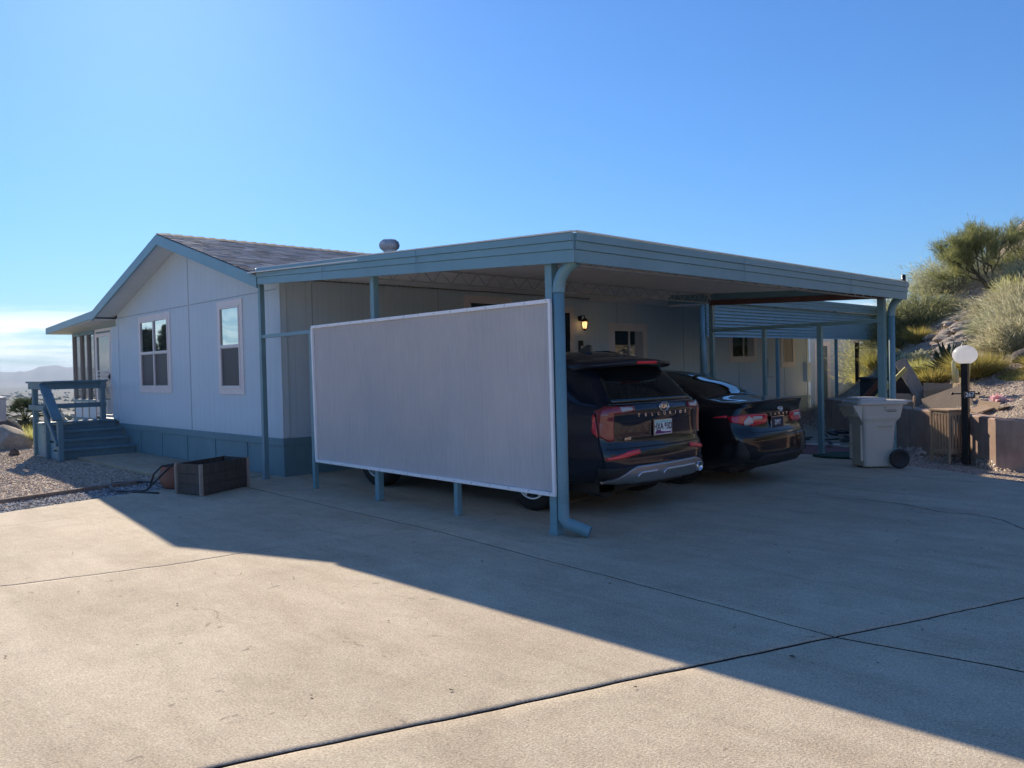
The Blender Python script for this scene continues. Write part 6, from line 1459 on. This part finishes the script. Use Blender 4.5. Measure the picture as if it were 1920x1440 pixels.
o = mb.build('columnar_cactus', M['cactus'], local=True); o.location = (x, y, tz(x, y)+.25); tag(o, 'pale finger cactus behind the near lamp post', 'cactus')
# ground cover green
n = 5000; a = rng.uniform(0, 2*pi, n); rr_ = .5*np.sqrt(rng.uniform(0, 1, n)); x, y = pl(8.6, 12.9); px_, py_ = x+rr_*np.cos(a)*1.3, y+rr_*np.sin(a); O = np.stack([px_, py_, terrain(px_, py_)+.0], 1)
V, F = ribbons(O, np.stack([rng.normal(0, 1, n), rng.normal(0, 1, n), np.full(n, .8)], 1), rng.uniform(.03, .08, n), np.full(n, .012), np.full(n, .1), 2, .3)
tag(link('ground_cover', np_mesh('ground_cover', V, F), f_grass, local=True), 'low green ground cover beside the pink flower', None, None, 'stuff')
# dry grass over the slopes
n = 26000; u = rng.uniform(6.5, 13.5, n); w_ = rng.uniform(13.5, 23, n); px_ = CP.x+FW2.x*w_+RT2.x*u; py_ = CP.y+FW2.y*w_+RT2.y*u; cl = wave(px_, py_, 2.3, .5)+wave(px_, py_, 5., 2.)*.6
keep = (walldist(px_, py_) > .35) & (cl > .15) & (u-.42*(w_-16) > 0); px_, py_ = px_[keep], py_[keep]; n = len(px_)
O = np.stack([px_, py_, terrain(px_, py_)-.01], 1); V, F = ribbons(O, np.stack([rng.normal(0, .5, n), rng.normal(0, .5, n), np.ones(n)], 1), rng.uniform(.08, .24, n), np.full(n, .007), np.full(n, .2), 3, .15)
tag(link('dry_grass', np_mesh('dry_grass', V, F), f_dry, local=True), 'thin dry grass over the stony slope', None, None, 'stuff')
# scree
protos = [rockmesh(40+k, 1, .75, .5, 2) for k in range(6)]
r_ = random.Random(8)
for m_ in protos: m_.materials.append(M['rock'])
for k in range(170):
    t_ = r_.random(); u = 8.95+t_*2.95+r_.gauss(0, .17); w_ = 17.0+t_*3.1+r_.gauss(0, .4); x, y = pl(u, w_); s_ = r_.uniform(.05, .26)*(1.2-.4*t_)
    o = bpy.data.objects.new('rock', protos[k % 6]); COL.objects.link(o); o.location = (x, y, tz(x, y)+s_*.2); o.scale = (s_, s_, s_*.9); o.rotation_euler = (r_.uniform(-.3, .3), r_.uniform(-.3, .3), r_.uniform(0, 6.3))
    tag(o, 'angular tan rock in the scree running up the slope', 'rock', 'scree rocks')
for k in range(34):
    u = r_.uniform(8.3, 10.3); w_ = r_.uniform(12.4, 15); x, y = pl(u, w_)
    if float(walldist(np.array(x), np.array(y))) < .5: continue
    s_ = r_.uniform(.04, .13); o = bpy.data.objects.new('rock', protos[k % 6]); COL.objects.link(o); o.location = (x, y, tz(x, y)+s_*.15); o.scale = (s_, s_, s_*.7); o.rotation_euler = (r_.uniform(-.3, .3), r_.uniform(-.3, .3), r_.uniform(0, 6.3))
    tag(o, 'small rock on the bare dirt bank above the brown wall', 'rock', 'bank rocks')
x, y = pl(8.9, 13.9); rock(x, y, tz(x, y)+.05, 21, (.26, .18, .14), M['rockd'], 'dark brown rock in the dirt bank at the right edge')

# left side: yucca-like palm, dry grass
px_, py_ = pl(-13.6, 22.3); z = tz(px_, py_); pm = empty('fan_palm', (px_, py_, z), 'bushy young fan palm beyond the yard at the left', 'palm')
mb = MB(); mb.tube([(0, 0, -.1), (0, 0, .8)], [.22, .18], 12); mb.build('trunk', M['bark'], pm, local=True)
parts = []
for k in range(70):
    a = random.uniform(0, 2*pi); el = random.uniform(-.5, 1.4); d = np.array([cos(a)*cos(el), sin(a)*cos(el), sin(el)]); L = random.uniform(.35, .5); c_ = np.array([0, 0, .85])+d*L
    n = 22; sd = np.cross(d, [0, 0, 1]); sd /= np.linalg.norm(sd)+1e-6; ang = np.linspace(-1.25, 1.25, n); D = d[None]*np.cos(ang)[:, None]+sd[None]*np.sin(ang)[:, None]
    parts.append(ribbons(np.repeat(c_[None], n, 0), D, np.full(n, .30)*rng.uniform(.8, 1.1, n), np.full(n, .03), np.full(n, .25), 3, .1, side=np.repeat(np.cross(d, sd)[None], n, 0)*.5+np.cross(D, np.cross(d, sd)[None])*.8))
    parts.append(ribbons(np.array([[0, 0, .8]]), (c_-np.array([0, 0, .8]))[None], np.array([L*1.02]), np.array([.03]), np.array([0.]), 2, .6))
link('crown', np_mesh('crown', *cat(parts)), f_palm, pm, local=True)
n = 14000; u = rng.uniform(-15, -9.0, n); w_ = rng.uniform(17.3, 24, n); px_ = CP.x+FW2.x*w_+RT2.x*u; py_ = CP.y+FW2.y*w_+RT2.y*u; keep = (px_ < -16.9) | (py_ > 8); keep &= px_ < -13.5; px_, py_ = px_[keep], py_[keep]; n = len(px_)
O = np.stack([px_, py_, terrain(px_, py_)-.01], 1); V, F = ribbons(O, np.stack([rng.normal(0, .3, n), rng.normal(0, .3, n), np.ones(n)], 1), rng.uniform(.2, .65, n), np.full(n, .014), np.full(n, .15), 3, .1)
tag(link('dry_grass', np_mesh('dry_grass', V, F), f_gold, local=True), 'tall yellow grass at the left edge of the yard', None, None, 'stuff')
for k, (u, w_, h, lb) in enumerate(((-10.0, 17.8, .55, 'feathery pinkish plume clump left of the deck post'), (-11.3, 18.4, .45, 'yellow grass tussock behind the boulders'))):
    x, y = pl(u, w_); grass('grass_clump', x, y, .4, h, 1300, f_gold, lb, .6, .014, .2, 'tussocks at the left')
# conifers beyond the left edge (mirrored in the gable windows)
for k, (x, y, h) in enumerate(((-27.5, -5.2, 4.4), (-29.5, -6.8, 5.0), (-32, -8.6, 4.6), (-26.0, -9.5, 3.8))):
    e = empty('conifer_tree', (x, y, tz(x, y)), ['slim conifer nearest the yard beyond the left edge', 'tallest conifer beyond the left edge', 'farthest conifer beyond the left edge', 'shortest conifer beyond the left edge'][k], 'tree')
    mb = MB(); mb.cyl((0, 0, -.2), (0, 0, h*.9), .12, .03); mb.build('trunk', M['bark'], e, local=True)
    n = 7000; t_ = rng.uniform(.06, 1, n); a = rng.uniform(0, 2*pi, n); rr_ = .85*(1-t_)**.7*rng.uniform(.3, 1.1, n)+.05; O = np.stack([rr_*np.cos(a), rr_*np.sin(a), t_*h], 1); D = np.stack([np.cos(a), np.sin(a), np.full(n, .9)], 1)+rng.normal(0, .3, (n, 3))
    V, F = ribbons(O, D, rng.uniform(.1, .25, n), np.full(n, .05), np.full(n, .1), 2, .3); link('crown', np_mesh('crown', V, F), f_con, e, local=True)

# far valley: houses and trees
V = []; F = []; mbh = MB(); r_ = random.Random(12)
for k in range(110):
    a = R(r_.uniform(-84, -60)); d = 10**r_.uniform(2.35, 3.3); x, y = CP.x+sin(a)*d, CP.y+cos(a)*d; z = tz(x, y); s_ = r_.uniform(3, 8); h = r_.uniform(2.5, 4.5)
    mbh.box(x-s_, x+s_, y-s_*.7, y+s_*.7, z-.5, z+h); mbh.prism([(x-s_*1.1, z+h), (x+s_*1.1, z+h), (x, z+h*1.5)], 'y', y-s_*.8, y+s_*.8)
tag(mbh.build('distant_houses', M['woodg'], local=True), 'tiny pale houses scattered over the far valley floor', None, None, 'stuff')
n = 1800; a = np.radians(rng.uniform(-86, -58, n)); d = 10**rng.uniform(2.2, 3.45, n); x, y = CP.x+np.sin(a)*d, CP.y+np.cos(a)*d; z = terrain(x, y); s_ = rng.uniform(1.2, 4, n)
base = np.array([(1, 0, .3), (-1, 0, .3), (0, 1, .3), (0, -1, .3), (0, 0, 1.3), (0, 0, -.3)]); tri = np.array([(0, 2, 4), (2, 1, 4), (1, 3, 4), (3, 0, 4), (2, 0, 5), (1, 2, 5), (3, 1, 5), (0, 3, 5)])
V = (base[None]+rng.normal(0, .2, (n, 6, 3)))*s_[:, None, None]+np.stack([x, y, z], 1)[:, None]; F = (tri[None]+np.arange(n)[:, None, None]*6).reshape(-1, 3)
tag(link('distant_trees', np_mesh('distant_trees', V.reshape(-1, 3), F), f_con, local=True), 'dark trees dotted across the far valley floor', None, None, 'stuff')
